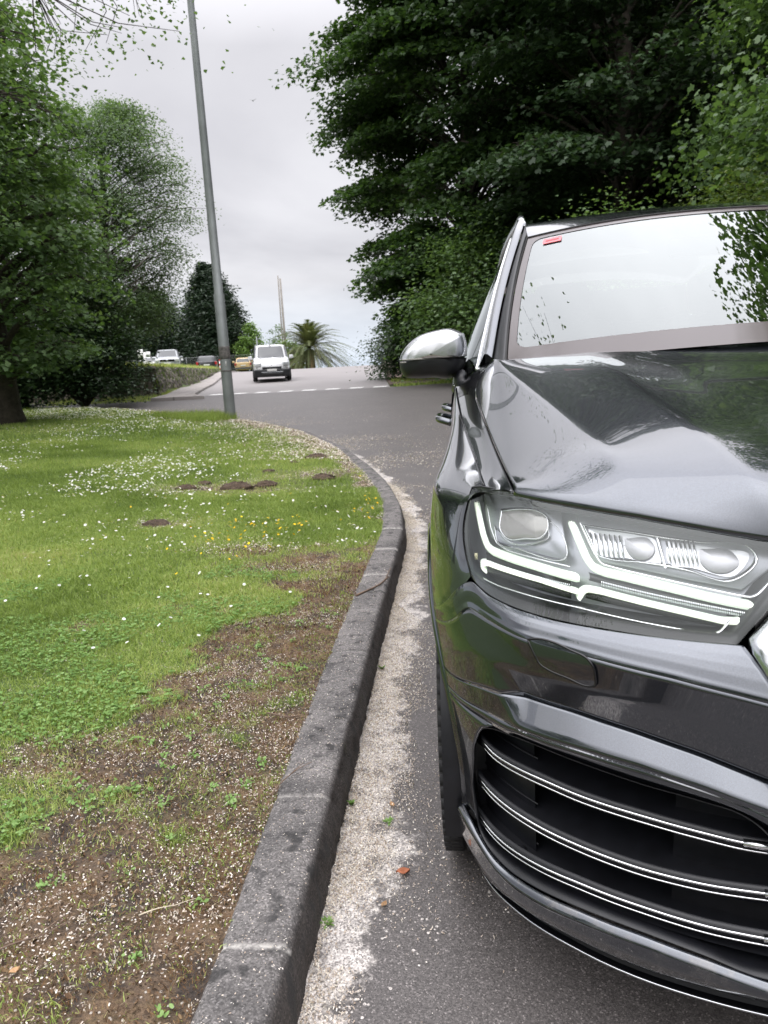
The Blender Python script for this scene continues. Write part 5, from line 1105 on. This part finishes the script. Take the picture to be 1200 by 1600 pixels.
for i,x in enumerate((-17,-10.5,-4.5,1.5,7.5,14)): 
    if i==0: hb0=shrub('hedge_bush','tall hedge bush behind the photographer, mirrored in the bumper, leftmost of its row',(x,-15,0),3.4,5.0,16000,.16,F_MID,48,'hedge bushes behind the photographer')
    else: dup(hb0,(x,-15+(i%2)*1.2,0),i*1.3,'tall hedge bush behind the photographer, number %s from the left of its row'%('one','two','three','four','five','six')[i])
# left group
GL='trees on the left of the lawn'
lt=tree('lime_tree','leafy tree with the thick trunk at the left edge of the lawn','tree',(-10.9,14.5,lz(-10.9,14.5)-.1),9.6,.36,lambda f:np.interp(f,[0,.1,.3,.6,.85,1],[1.9,2.3,2.7,2.6,1.8,.5]),120,300,.13,F_MID,'ivy',h0=.13,droop=.36,seed=51,group=GL,flat=.3,lean=(-.04,0))
airy=tree('willow_tree','airy light green tree just left of the lamp post','tree',(-12.9,24.5,lz(-12.9,22)),9.7,.18,lambda f:np.interp(f,[0,.15,.4,.7,.9,1],[1.5,2.3,3.0,3.0,1.9,.8]),150,760,.085,F_AIRY,'kite',h0=.22,droop=.22,seed=61,group=GL,flat=.5)
tree('willow_tree','second airy tree in the gap between the thick trunked tree and the light one','tree',(-14.5,21,lz(-14.5,21)),8.2,.16,lambda f:np.interp(f,[0,.15,.5,.8,1],[1.6,2.6,2.8,1.9,.5]),110,480,.10,F_MID,'ivy',h0=.18,droop=.25,seed=62,group=GL,flat=.4)
bt=tree('bare_tree','half bare twiggy tree between the airy tree and the lamp post','tree',(-13.3,23.6,gz(-13.3,23.6)),7.0,.09,lambda f:np.interp(f,[0,.4,1],[1.0,2.3,1.6]),34,14,.06,F_AIRY,'kite',h0=.35,droop=-.1,seed=66,group=GL,tmat=worn('pale_bark',(.22,.19,.17),.9),rise=.9,lean=(.22,0))
ivy=shrub('ivy_bush','dense dark ivy covered bush beside the retaining wall',(-12.1,20.3,lz(-12.1,20.3)),1.45,4.4,34000,.10,F_DARK,71,GL)
shrub('ivy_bush','dark leafy bush left of the dense ivy one, near the thick trunk',(-14.6,19.6,lz(-14.6,19.6)),1.7,3.0,20000,.11,F_DARK,72,GL)
shrub('young_bush','light green saplings in front of the thick trunk at the left edge',(-11.7,13.9,lz(-11.7,13.9)),.6,1.5,3000,.09,F_MID,73,GL)
ov=tree('overhanging_tree','near tree whose leafy twigs hang into the top left corner','tree',(-9.5,7.6,lz(-9.5,7.6)-.1),14,.20,lambda f:np.interp(f,[0,.1,.2,.45,.7,1],[3.4,4.6,5.4,7.8,6.2,1.2]),62,620,.078,F_MID,'ivy',h0=.29,droop=.40,seed=81,group=GL,flat=.6,bare=0,cl=.62,nsm=1.5,spread=1.15,inner=.22)
tree('roadside_tree','tall tree standing behind the photographer on the lawn','tree',(-16,-7,.1),10,.25,lambda f:np.interp(f,[0,.15,.5,.85,1],[2.5,4.2,4.6,3.,.6]),80,260,.16,F_MID,'ivy',h0=.2,droop=.35,seed=91)
# far background
tree('cypress_tree','big dark conifer behind the parked cars, cut by the lamp post','tree',(-26.3,75,1.6),10.5,.35,lambda f:np.interp(f,[0,.1,.35,.7,1],[3.3,3.8,3.7,2.4,.4]),330,240,.42,F_CYP,'needle',h0=.02,droop=-.35,seed=101,flat=1.2,lv=.8,rise=.7)
tree('cypress_tree','lower dark conifer left of the big one, above the white sign','tree',(-33.5,78,1.6),8.6,.3,lambda f:np.interp(f,[0,.1,.4,.8,1],[3.6,4.4,4.2,2.6,.5]),230,220,.42,F_CYP,'needle',h0=.02,droop=-.3,seed=102,flat=1.2,lv=.8,rise=.7)
tree('cypress_tree','dark conifer mass furthest left behind the white car','tree',(-41,80,1.6),10,.3,lambda f:np.interp(f,[0,.1,.4,.8,1],[4.6,5.4,5.2,3.2,.5]),230,220,.45,F_CYP,'needle',h0=.02,droop=-.3,seed=103,flat=1.2,lv=.8,rise=.7)
tree('young_tree','fresh green small tree right of the lamp post, behind the yellow car','tree',(-22.0,73,1.5),4.6,.08,lambda f:np.interp(f,[0,.2,.6,1],[1.0,1.6,1.4,.4]),60,150,.22,F_LIME,'kite',h0=.08,droop=.1,seed=111,flat=.8)
tree('young_tree','pale thin leafed tree above the roof of the white van','tree',(-20.0,76,1.3),4.6,.07,lambda f:np.interp(f,[0,.3,.7,1],[.7,1.3,1.3,.6]),30,60,.22,F_AIRY,'kite',h0=.2,droop=0,seed=112,flat=.8)
shrub('olive_bush','yellow green bush between the white van and the palm',(-16.1,64,1.0),1.5,2.9,4200,.22,F_LIME,113,None)
# palm
def palm(loc):
    root=empty('palm_tree',loc,'round headed date palm by the crest of the road, right of the white van','palm'); loc=np.array(loc,float); r_=np.random.default_rng(5); g=G(); g.tube([loc+[0,0,-.3],loc+[0,0,.9],loc+[0,0,1.75]],[.42,.38,.30],12); g.out('trunk',BARK,root)
    V=[];F=[];RN=[]; c=loc+np.array([0,0,1.75])
    for k in range(150):
        a=k*2.3999+r_.normal(0,.1); e=np.interp(k/150,[0,1],[-.55,1.45])+r_.normal(0,.07); L=3.75*r_.uniform(.9,1.08)*(1 if e>-.2 else .8); t=np.linspace(0,1,14); d=np.array([math.cos(a),math.sin(a)]); fall=1.05+.45*(1-e/1.45)
        rad=L*(t*math.cos(e)*1.0+ .10*t*t); z=L*(t*math.sin(e)-fall*.42*t**2.2*(1 if e>0 else .5)); pth=np.stack([c[0]+d[0]*rad,c[1]+d[1]*rad,c[2]+z],-1); T=np.gradient(pth,axis=0); T/=np.linalg.norm(T,axis=1)[:,None]; sd_=np.array([-d[1],d[0],0]); v=r_.uniform(.15,.9) if e>-.15 else r_.uniform(0.,.3)
        for q in np.arange(.12,1.,.026):
            i=min(int(q*13),12); f=q*13-i; p=pth[i]*(1-f)+pth[i+1]*f; tt=T[i]; l=.5*math.sin(math.pi*(.12+.83*q))**.7
            for s in (-1,1):
                w_=sd_*s*l*.75+tt*l*.55+np.array([0,0,-.14*l+r_.normal(0,.03)]); b=len(V); V+=[tuple(p-tt*.028),tuple(p+tt*.028),tuple(p+w_)]; F.append((b,b+1,b+2)); RN+=[v]*3
        b=len(V)
        for i in range(14): V+=[tuple(pth[i]-sd_*.022),tuple(pth[i]+sd_*.022)]; RN+=[v]*2
        for i in range(13): F.append((b+2*i,b+2*i+1,b+2*i+3)); F.append((b+2*i,b+2*i+3,b+2*i+2))
    mk('crown',V,np.array(F),leafmat('palm_frond',[(0.,(.14,.10,.05)),(.15,(.09,.09,.035)),(.5,(.07,.09,.035)),(1.,(.16,.18,.085))],.2),root,smooth=False,attrs={'rnd':RN})
palm((-13.0,58,1.15))
# ============================================================ street furniture
GALV=worn('galvanised_grey',(.21,.225,.225),.5,.35,3,.18,.08,30)
lp=empty('street_lamp',(-5.93,14.75,lz(-5.93,14.75)),'tall tapered grey lamp post standing at the bend of the lawn','street lamp')
P0=np.array([-5.93,14.75,lz(-5.93,14.75)]); tilt=np.array([-.008,0,1.]); 
g=G(); g.tube([P0+tilt*h for h in (-.1,.02,.9,2.6,2.62,5,8.6,9.6)],[.118,.115,.113,.110,.094,.082,.064,.058],20); g.out('pole',GALV,lp)
g=G(); g.tube([P0+tilt*h for h in (1.28,1.32,1.52,1.54)],[.113,.117,.117,.113],20); WB=worn('weathered_band',(.13,.12,.115),.7,.2,20,.5); g.out('collar',WB,lp); g=G(); g.tube([P0+tilt*h for h in (1.02,1.05)],[.116,.116],20); g.out('band',WB,lp)
g=G(); g.box(P0+np.array([.0,-.098,.75]),(.10,.018,.42)); g.out('access_door',GALV,lp,bevel=.006)
g=G(); g.box(P0+tilt*1.18+np.array([.03,-.105,0]),(.05,.004,.10)); g.out('sticker',simple('sticker_pale',(.45,.45,.43),.6),lp)
g=G(); hd=P0+tilt*9.6; g.tube([hd,hd+[.1,-.25,.12],hd+[.3,-.8,.18]],[.045,.04,.035],10); g.out('arm',GALV,lp); g=G(); g.box(hd+np.array([.38,-1.05,.18]),(.26,.62,.12),rz=R(20)); g.out('lamp_head',GALV,lp,bevel=.04)
up0=np.array([-16.3,64,.9]); tp_=empty('utility_pole',tuple(up0),'bare twin utility pole leaning slightly beside the palm','utility pole')
WOODP=worn('weathered_wood',(.27,.25,.23),.9,0,2,.25)
g=G(); g.tube([up0,up0+[-.02,0,4],up0+[-.05,0,8.15]],[.11,.10,.08],10); g.out('pole',WOODP,tp_); g=G(); g.tube([up0+[-.3,.1,0],up0+[-.26,.1,4],up0+[-.25,.1,8.4]],[.07,.06,.05],8); g.out('strut',WOODP,tp_)
# gate pillar and low wall at the crest
STN=worn('pillar_stone',(.30,.27,.23),.95,0,6,.35,.6,25)
gp_=empty('gate_pillar',(-5.0,41.5,gz(-5.0,41.5)),'weathered stone gate pillar at the right side of the crest','pillar'); b0=np.array([-5.0,41.5,gz(-5,41.5)])
g=G(); g.box(b0+[0,0,.62],(.48,.48,1.3)); g.out('shaft',STN,gp_,bevel=.03); g=G(); g.box(b0+[0,0,1.31],(.58,.58,.10)); g.out('cap',STN,gp_,bevel=.02)
g=G(); g.box((-5.42,41.6,gz(-5.42,41.6)+.35),(.34,.3,.8)); o=g.out('stub_wall',STN,bevel=.03); tag(o,'short dark stub of wall joined to the left of the gate pillar','wall')
# retaining wall of the car park with rough overgrown face
wv=M_('dry_stone_wall'); v1=wv.vor(2.4,'Color','F1'); s_=wv.n('SeparateColor'); wv.t.links.new(v1,s_.inputs[0]); e1=wv.vor(3.2,'Distance','DISTANCE_TO_EDGE'); base=wv.ramp(s_.outputs[0],[(0.,(.07,.062,.052)),(.5,(.16,.14,.115)),(1.,(.25,.22,.185))]); c=wv.mix(wv.ramp(e1,[(0.,1.),(.10,0.)]),base,(.02,.022,.012)); mo=wv.ramp(wv.noise(2.2,5,.7),[(.5,0.),(.68,.8)]); c=wv.mix(mo,c,(.095,.10,.035)); wv.P(Base_Color=c,Roughness=1.); wv.bump(e1,1.,.12)
ys_=np.linspace(24.6,50,120); A=[]
for y in ys_:
    x=float(wallx(y)); bz=float(g0(y)); top=1.66+.05*math.sin(y*3); A.append([(x+.35-.25*t+.40*(fbm(y,t*3,1.6,7)-.5),y+.1*(vnoise(y*2,t*4,2.)-.5),bz-.1+(top-bz+.1)*t) for t in np.linspace(0,1,10)]+[(x-.5,y,top+.02)])
A=np.array(A); A2=np.array([[(-11.6-.4-k*.8,24.9+.15*vnoise(k,t,3),g0(24.9)-.1+(1.66-g0(24.9)+.1)*t) for t in np.linspace(0,1,11)] for k in range(0,22)])[::-1]
g=G(); g.grid(np.concatenate([A2,A])); o=g.out('retaining_wall',wv.m); tag(o,'low rough stone retaining wall overgrown with grass, below the parked cars','wall')
# grass tussocks: top of the wall, foot of wall, verge right
def tuft(name,x,y,z,h0_,h1_,w_,mat=GRASS,cen=.55): blades(name,x,y,z,rng.uniform(h0_,h1_,len(x)),np.full(len(x),w_),rng.uniform(.2,1.,len(x)),mat,np.clip(rng.normal(cen,.2,len(x)),0,1),1)
n=26000; y=rng.uniform(25,52,n); x=wallx(y)+rng.uniform(-3.5,-.12,n); tuft('wall_top_grass',x,y,np.full(n,1.64),.08,.34,.035,GRASS,.72)
n=22000; y=rng.uniform(22.3,49,n); t=rng.random(n); xl=np.where(y<24.8,-15.,wallx(y)+.25); xr=np.interp(y,[21.9,24.5,30,47.5,60],[-10.95,-11.3,-13.05,-17.65,-20]); x=xl+(xr-xl)*t; k=xr>xl; x,y=x[k],y[k]; tuft('verge_grass',x,y,GZ(x,y)-.03,.06,.22,.03,GRASS,.62)
n=900; y=rng.uniform(24,50,n); x=wallx(y)+.30*rng.random(n)-.0; z=g0(y)+(1.66-g0(y))*rng.random(n); tuft('wall_ivy',x+.05,y,z,.06,.2,.05,F_YEL,.4)
n=30000; y=rng.uniform(23.2,40,n); x=rng.uniform(-4.2,6,n); k=x>farR(0)*0+np.interp(y,[22,23.2,24,32,43],[9,0,-3.3,-4.3,-5.5])+.05; x,y=x[k],y[k]; k=~((x<-1.2)&(y>25.5)&(vnoise(x,y,.5,8)>.35)); x,y=x[k],y[k]; tuft('verge_grass',x,y,GZ(x,y)-.03,.05,.2,.03,GRASS,.5)
g=G(); 
# dirt track on the right verge
A=[]
for y in np.linspace(25.5,46,30):
    a=float(farR(y))+.02; A.append([(a+dx,y,gz(a+dx,y)+.012) for dx in (0,.6,1.3,2.2,3.2)])
g.grid(np.array(A)); m=M_('bare_earth'); f=m.noise(3,5,.7); m.P(Base_Color=m.ramp(f,[(.35,(.085,.058,.045)),(.65,(.16,.115,.09))]),Roughness=1.); o=g.out('dirt_track',m.m); tag(o,kind='structure')
# chain link fence behind the car park
fn=empty('chain_link_fence',(-30,66,1.62),'thin wire fence on posts behind the parked cars','fence'); MET=simple('fence_metal',(.20,.21,.21),.5,.6)
for k in range(11):
    x=-38+k*2.0; g=G(); g.tube([(x,66,1.6),(x,66,3.0)],.03,6); g.out('post',MET,fn)
g=G(); 
for z in (1.75,2.95): g.tube([(-38,66,z),(-18,66,z)],.016,5)
for k in range(200): x=-38+k*.1; g.tube([(x,66,1.7),(x+.0,66,2.95)],.005,3,cap=False)
for k in range(12): z=1.8+k*.1; g.tube([(-38,66,z),(-18,66,z)],.005,3,cap=False)
g.out('wire_mesh',MET,fn)
# white notice board on a post, striped bollard
wb_=empty('notice_board',(-25.6,56,1.6),'white notice board on a white post above the white car','sign'); WHT=simple('white_paint',(.78,.78,.77),.5)
g=G(); g.box((-25.55,56,2.45),(.14,.10,1.7)); g.out('post',WHT,wb_); g=G(); g.box((-25.85,55.96,3.22),(.42,.04,.62)); g.box((-25.25,55.96,3.12),(.36,.04,.42)); g.out('panel',WHT,wb_)
bl=empty('striped_post',(-20.9,60,1.45),'short red and white striped post left of the lamp post','bollard')
g=G(); g.tube([(-20.9,60,1.4),(-20.9,60,2.5)],.09,10); g.out('shaft',WHT,bl); 
for z in (1.7,2.05,2.4): g=G(); g.tube([(-20.9,60,z),(-20.9,60,z+.14)],.094,10); g.out('red_band',simple('signal_red',(.55,.04,.03),.5),bl)
lp2=empty('street_lamp',(-19.9,72,1.5),'thin far lamp post in front of the fresh green tree','street lamp',None); g=G(); g.tube([(-19.9,68,1.4),(-19.9,68,4.6)],[.07,.05],8); g.out('pole',GALV,lp2)
# bird
bd=G(); bd.tube([(-16.5,59.85,21.67),(-16.5,60,21.7),(-16.5,60.16,21.67)],[.01,.045,.01],6); bd.add([(-16.5,59.95,21.7),(-16.5,60.06,21.7),(-16.82,60.1,21.86),(-16.18,60.1,21.86)],[(0,1,2),(0,3,1)]); o=bd.out('bird',BLK); tag(o,'tiny dark bird in the grey sky right of the lamp post','bird')
# ============================================================ vehicles in the background
def vring(z,yf,yr,w,n=48,p=5.):
    th=np.arange(n)*2*math.pi/n; c,s=np.cos(th),np.sin(th); cy_=(yf+yr)/2; return np.stack([w*np.sign(c)*np.abs(c)**(2/p),cy_+(yr-yf)/2*np.sign(s)*np.abs(s)**(2/p),np.full(n,z)],-1)
def vehicle(name,label,cat,loc,rz,rows,gh,colmat,group,wheelbase=(-1.35,1.35),wr=.31,black_low=False,lights='front',plate=(.8,.8,.78),lampmat=None,W=.88,slot=True):
    root=empty(name,loc,label,cat,group,rz); L=dict(local=True)
    def ex(rw):
        A=[];rw=np.array(rw); q=cr(rw,len(rw)*4); return q
    R_=ex(rows); g=G(); g.grid(np.array([vring(*r_) for r_ in R_]),closev=True); n=48; g.F.append(tuple(g.n-n+i for i in range(n))); body=g.out('body',colmat,root,**L)
    Gh=ex(gh); g=G(); A=np.array([vring(*r_,p=4.) for r_ in Gh]); g.grid(A,closev=True); g.F.append(tuple(g.n-n+i for i in range(n))); g.out('roof',colmat,root,**L)
    # window bands: t range of height, theta ranges (front is theta=270deg)
    k0,k1=.08,.70; m=len(Gh); zi=np.linspace(k0*(m-1),k1*(m-1),7)
    def wpanel(a0,a1,nm):
        P=[]
        for q in zi:
            i=min(int(q),m-2); r_=Gh[i]*(1-(q-i))+Gh[i+1]*(q-i); th=np.radians(np.linspace(a0,a1,18)); c,s=np.cos(th),np.sin(th); cy_=(r_[1]+r_[2])/2
            P.append(np.stack([(r_[3]+.008)*np.sign(c)*np.abs(c)**.5,cy_+((r_[2]-r_[1])/2+.008)*np.sign(s)*np.abs(s)**.5,np.full(18,r_[0])],-1))
        g=G(); g.grid(np.array(P)); g.out(nm,VGL,root,**L)
    wpanel(236,304,'windscreen'); wpanel(56,124,'rear_window'); wpanel(-42,2,'side_window'); wpanel(6,42,'side_window'); wpanel(138,174,'side_window'); wpanel(178,222,'side_window')
    yf=min(r_[1] for r_ in rows); yr=max(r_[2] for r_ in rows)
    for y in wheelbase:
        for s in (-1,1):
            g=G(); g.lathe([(.12,-.1),(wr-.05,-.11),(wr,-.08),(wr,.08),(wr-.05,.11),(.12,.1)],(s*(W-.08),y,wr),'X',20); wh=g.out('wheel',TYR,root,**L)
            g=G(); g.lathe([(.001,s*.112),(.1,s*.115),(wr-.09,s*.10),(wr-.07,s*.085)],(s*(W-.08),y,wr),'X',14); g.out('rim',RIM,wh,**L)
    for s in (-1,1):
        g=G(); g.box((s*(W+.10),yf+.95,1.0 if gh[0][0]<1.05 else 1.15),(.20,.12,.17)); g.out('wing_mirror',colmat,root,bevel=.03,**L)
    return root,body,yf,yr,L
VGL=simple('vehicle_glass',(.05,.055,.058),.08,0,Specular_IOR_Level=.6)
WHP=simple('white_car_paint',(.66,.67,.68),.25,0,Coat_Weight=1); SVP=simple('silver_car_paint',(.36,.38,.40),.3,.6,Coat_Weight=1); DKP=simple('dark_car_paint',(.045,.045,.05),.3,.5,Coat_Weight=1); YLP=simple('ochre_car_paint',(.62,.44,.20),.35,0,Coat_Weight=1)
LMP=simple('clear_lamp',(.55,.57,.58),.15,.3); RDL=simple('tail_lamp',(.40,.02,.02),.3); PLT=simple('number_plate',(.68,.68,.66),.5)
def facebox(name,mat,root,L,c,d,rz=0,bv=.02): g=G(); g.box(c,d,rz=rz); return g.out(name,mat,root,bevel=bv,**L)
GV='vehicles parked up by the crest'
# white delivery van coming towards us
hdg=math.atan2(.25,.97)
rt_,bd_,yf,yr,L=vehicle('delivery_van','white delivery van driving towards us down the far road','van',(-10.75,35+2.1,float(g0(36.2))+.01),hdg+R(1),
 [(.20,-2.08,2.05,.80),(.30,-2.16,2.1,.87),(.55,-2.20,2.15,.89),(.78,-2.17,2.17,.90),(.93,-2.06,2.17,.905),(1.03,-1.80,2.17,.90),(1.10,-1.45,2.17,.89),(1.16,-1.25,2.17,.875)],
 [(1.10,-1.42,2.16,.87),(1.30,-1.15,2.15,.85),(1.50,-.92,2.13,.82),(1.66,-.74,2.10,.79),(1.75,-.60,2.06,.74),(1.79,-.35,1.95,.62)],WHP,None,(-1.38,1.35),.32,W=.90)
facebox('bumper',SAT,rt_,L,(0,-2.08,.40),(1.70,.34,.36),bv=.06); facebox('grille',SAT,rt_,L,(0,-2.16,.64),(.92,.14,.10)); facebox('lower_grille',BLK,rt_,L,(0,-2.245,.34),(1.0,.04,.10)); facebox('bumper_bar',SVP,rt_,L,(0,-2.25,.44),(1.05,.03,.03),bv=.008)
for s in (-1,1):
    facebox('headlight',LMP,rt_,L,(s*.66,-2.06,.80),(.34,.16,.20),rz=s*R(22),bv=.04); facebox('fog_lamp',LMP,rt_,L,(s*.66,-2.20,.36),(.12,.08,.09),rz=s*R(16)); facebox('mirror_arm',SAT,rt_,L,(s*.93,-1.22,1.08),(.10,.06,.06))
facebox('number_plate',PLT,rt_,L,(0,-2.262,.54),(.46,.015,.10),bv=.004)
g=G(); g.lathe([(.001,-.0),(.05,-.004),(.055,.01)],(0,-2.16,.78),'Y',16); g.box((0,-2.175,.78),(.035,.01,.06),ry=R(15)); g.out('emblem',CHR,rt_,**L)
g=G(); g.tube([(-.6,-1.44,1.13),(.05,-1.50,1.15)],.012,5); g.tube([(.1,-1.50,1.15),(.65,-1.42,1.13)],.012,5); g.out('wiper',RUB,rt_,**L)
g=G(); g.box((0,-.62,1.755),(.05,.2,.015)); g.tube([(0,-.4,1.78),(0,-.32,1.95)],.008,5); g.out('aerial',SAT,rt_,**L)
# silver SUV facing us
rt_,bd_,yf,yr,L=vehicle('parked_car','silver four wheel drive parked nose on above the wall','car',(-22.7,53.5,1.68),R(20),
 [(.28,-1.98,2.05,.82),(.38,-2.08,2.12,.89),(.70,-2.12,2.15,.91),(.92,-2.05,2.15,.91),(1.03,-1.75,2.15,.90),(1.08,-1.1,2.13,.88)],[(1.04,-1.25,2.1,.86),(1.25,-.92,2.0,.83),(1.45,-.62,1.92,.78),(1.58,-.42,1.85,.72),(1.63,-.1,1.7,.6)],SVP,GV,(-1.3,1.37),.34)
facebox('grille',BLK,rt_,L,(0,-2.09,.80),(1.0,.10,.17)); facebox('bumper',SAT,rt_,L,(0,-2.05,.42),(1.6,.2,.22),bv=.05); facebox('number_plate',PLT,rt_,L,(0,-2.16,.60),(.46,.02,.11),bv=.004); facebox('emblem',CHR,rt_,L,(0,-2.15,.80),(.14,.02,.12),bv=.01)
for s in (-1,1): facebox('headlight',LMP,rt_,L,(s*.68,-2.0,.82),(.32,.16,.20),rz=s*R(18),bv=.05)
for s in (-1,1):
    g=G(); g.tube([(s*.66,-.35,1.66),(s*.66,1.6,1.66)],.025,6); g.out('roof_rail',SAT,rt_,**L)
# dark van seen from behind
rt_,bd_,yf,yr,L=vehicle('parked_car','dark grey estate parked with its red tail lamps towards us','car',(-23.4,64.2,1.47),R(196),
 [(.22,-2.0,2.05,.80),(.35,-2.1,2.12,.88),(.7,-2.1,2.15,.90),(.92,-2.0,2.14,.90),(1.02,-1.6,2.1,.88)],[(.98,-1.2,2.12,.86),(1.2,-.8,2.02,.82),(1.38,-.5,1.92,.76),(1.47,-.2,1.8,.64)],DKP,GV,(-1.3,1.3),.31)
for s in (-1,1): facebox('tail_lamp',RDL,rt_,L,(s*.78,2.06,.85),(.18,.14,.26),bv=.03)
facebox('number_plate',PLT,rt_,L,(0,2.15,.72),(.50,.03,.11),bv=.004); facebox('bumper',SAT,rt_,L,(0,2.08,.38),(1.65,.2,.2),bv=.05)
# low white car
rt_,bd_,yf,yr,L=vehicle('parked_car','low white hatchback half hidden by the grass at the left end of the row','car',(-27.3,61.5,1.72),R(22),
 [(.2,-1.9,1.95,.80),(.35,-2.0,2.02,.86),(.62,-2.02,2.05,.88),(.80,-1.92,2.05,.88),(.90,-1.5,2.0,.86),(.96,-1.0,1.95,.84)],[(.92,-1.15,1.9,.82),(1.1,-.75,1.7,.78),(1.28,-.38,1.5,.70),(1.36,-.05,1.3,.58)],WHP,GV,(-1.25,1.25),.30)
for s in (-1,1): facebox('headlight',LMP,rt_,L,(s*.64,-1.93,.66),(.32,.14,.15),rz=s*R(20),bv=.04)
facebox('grille',BLK,rt_,L,(0,-1.99,.5),(.9,.08,.12))
# ochre car from behind
rt_,bd_,yf,yr,L=vehicle('parked_car','yellow ochre hatchback seen from behind, right of the lamp post','car',(-21.95,70.0,1.45),R(196),
 [(.2,-1.8,1.75,.76),(.35,-1.85,1.82,.81),(.62,-1.85,1.85,.82),(.80,-1.75,1.85,.82),(.90,-1.3,1.8,.80)],[(.86,-1.0,1.80,.78),(1.05,-.65,1.65,.73),(1.22,-.35,1.45,.66),(1.32,-.05,1.25,.56)],YLP,GV,(-1.15,1.15),.29,W=.82)
for s in (-1,1): facebox('tail_lamp',RDL,rt_,L,(s*.70,1.78,.72),(.14,.10,.22),bv=.03)
facebox('bumper',SAT,rt_,L,(0,1.80,.36),(1.5,.14,.16),bv=.04); facebox('number_plate',PLT,rt_,L,(0,1.88,.60),(.46,.03,.10),bv=.004)
# pale van partly hidden behind the silver one
rt_,bd_,yf,yr,L=vehicle('parked_van','pale van mostly hidden behind the left side of the silver car','van',(-27.6,66.5,1.68),R(20),
 [(.25,-2.0,2.0,.82),(.5,-2.1,2.1,.9),(.95,-2.0,2.1,.92),(1.1,-1.6,2.1,.90)],[(1.05,-1.5,2.1,.88),(1.4,-1.1,2.08,.86),(1.75,-.85,2.0,.82),(1.88,-.5,1.9,.7)],WHP,GV,(-1.35,1.35),.31)
for s in (-1,1): facebox('headlight',LMP,rt_,L,(s*.66,-2.0,.80),(.30,.14,.20),rz=s*R(20),bv=.04)
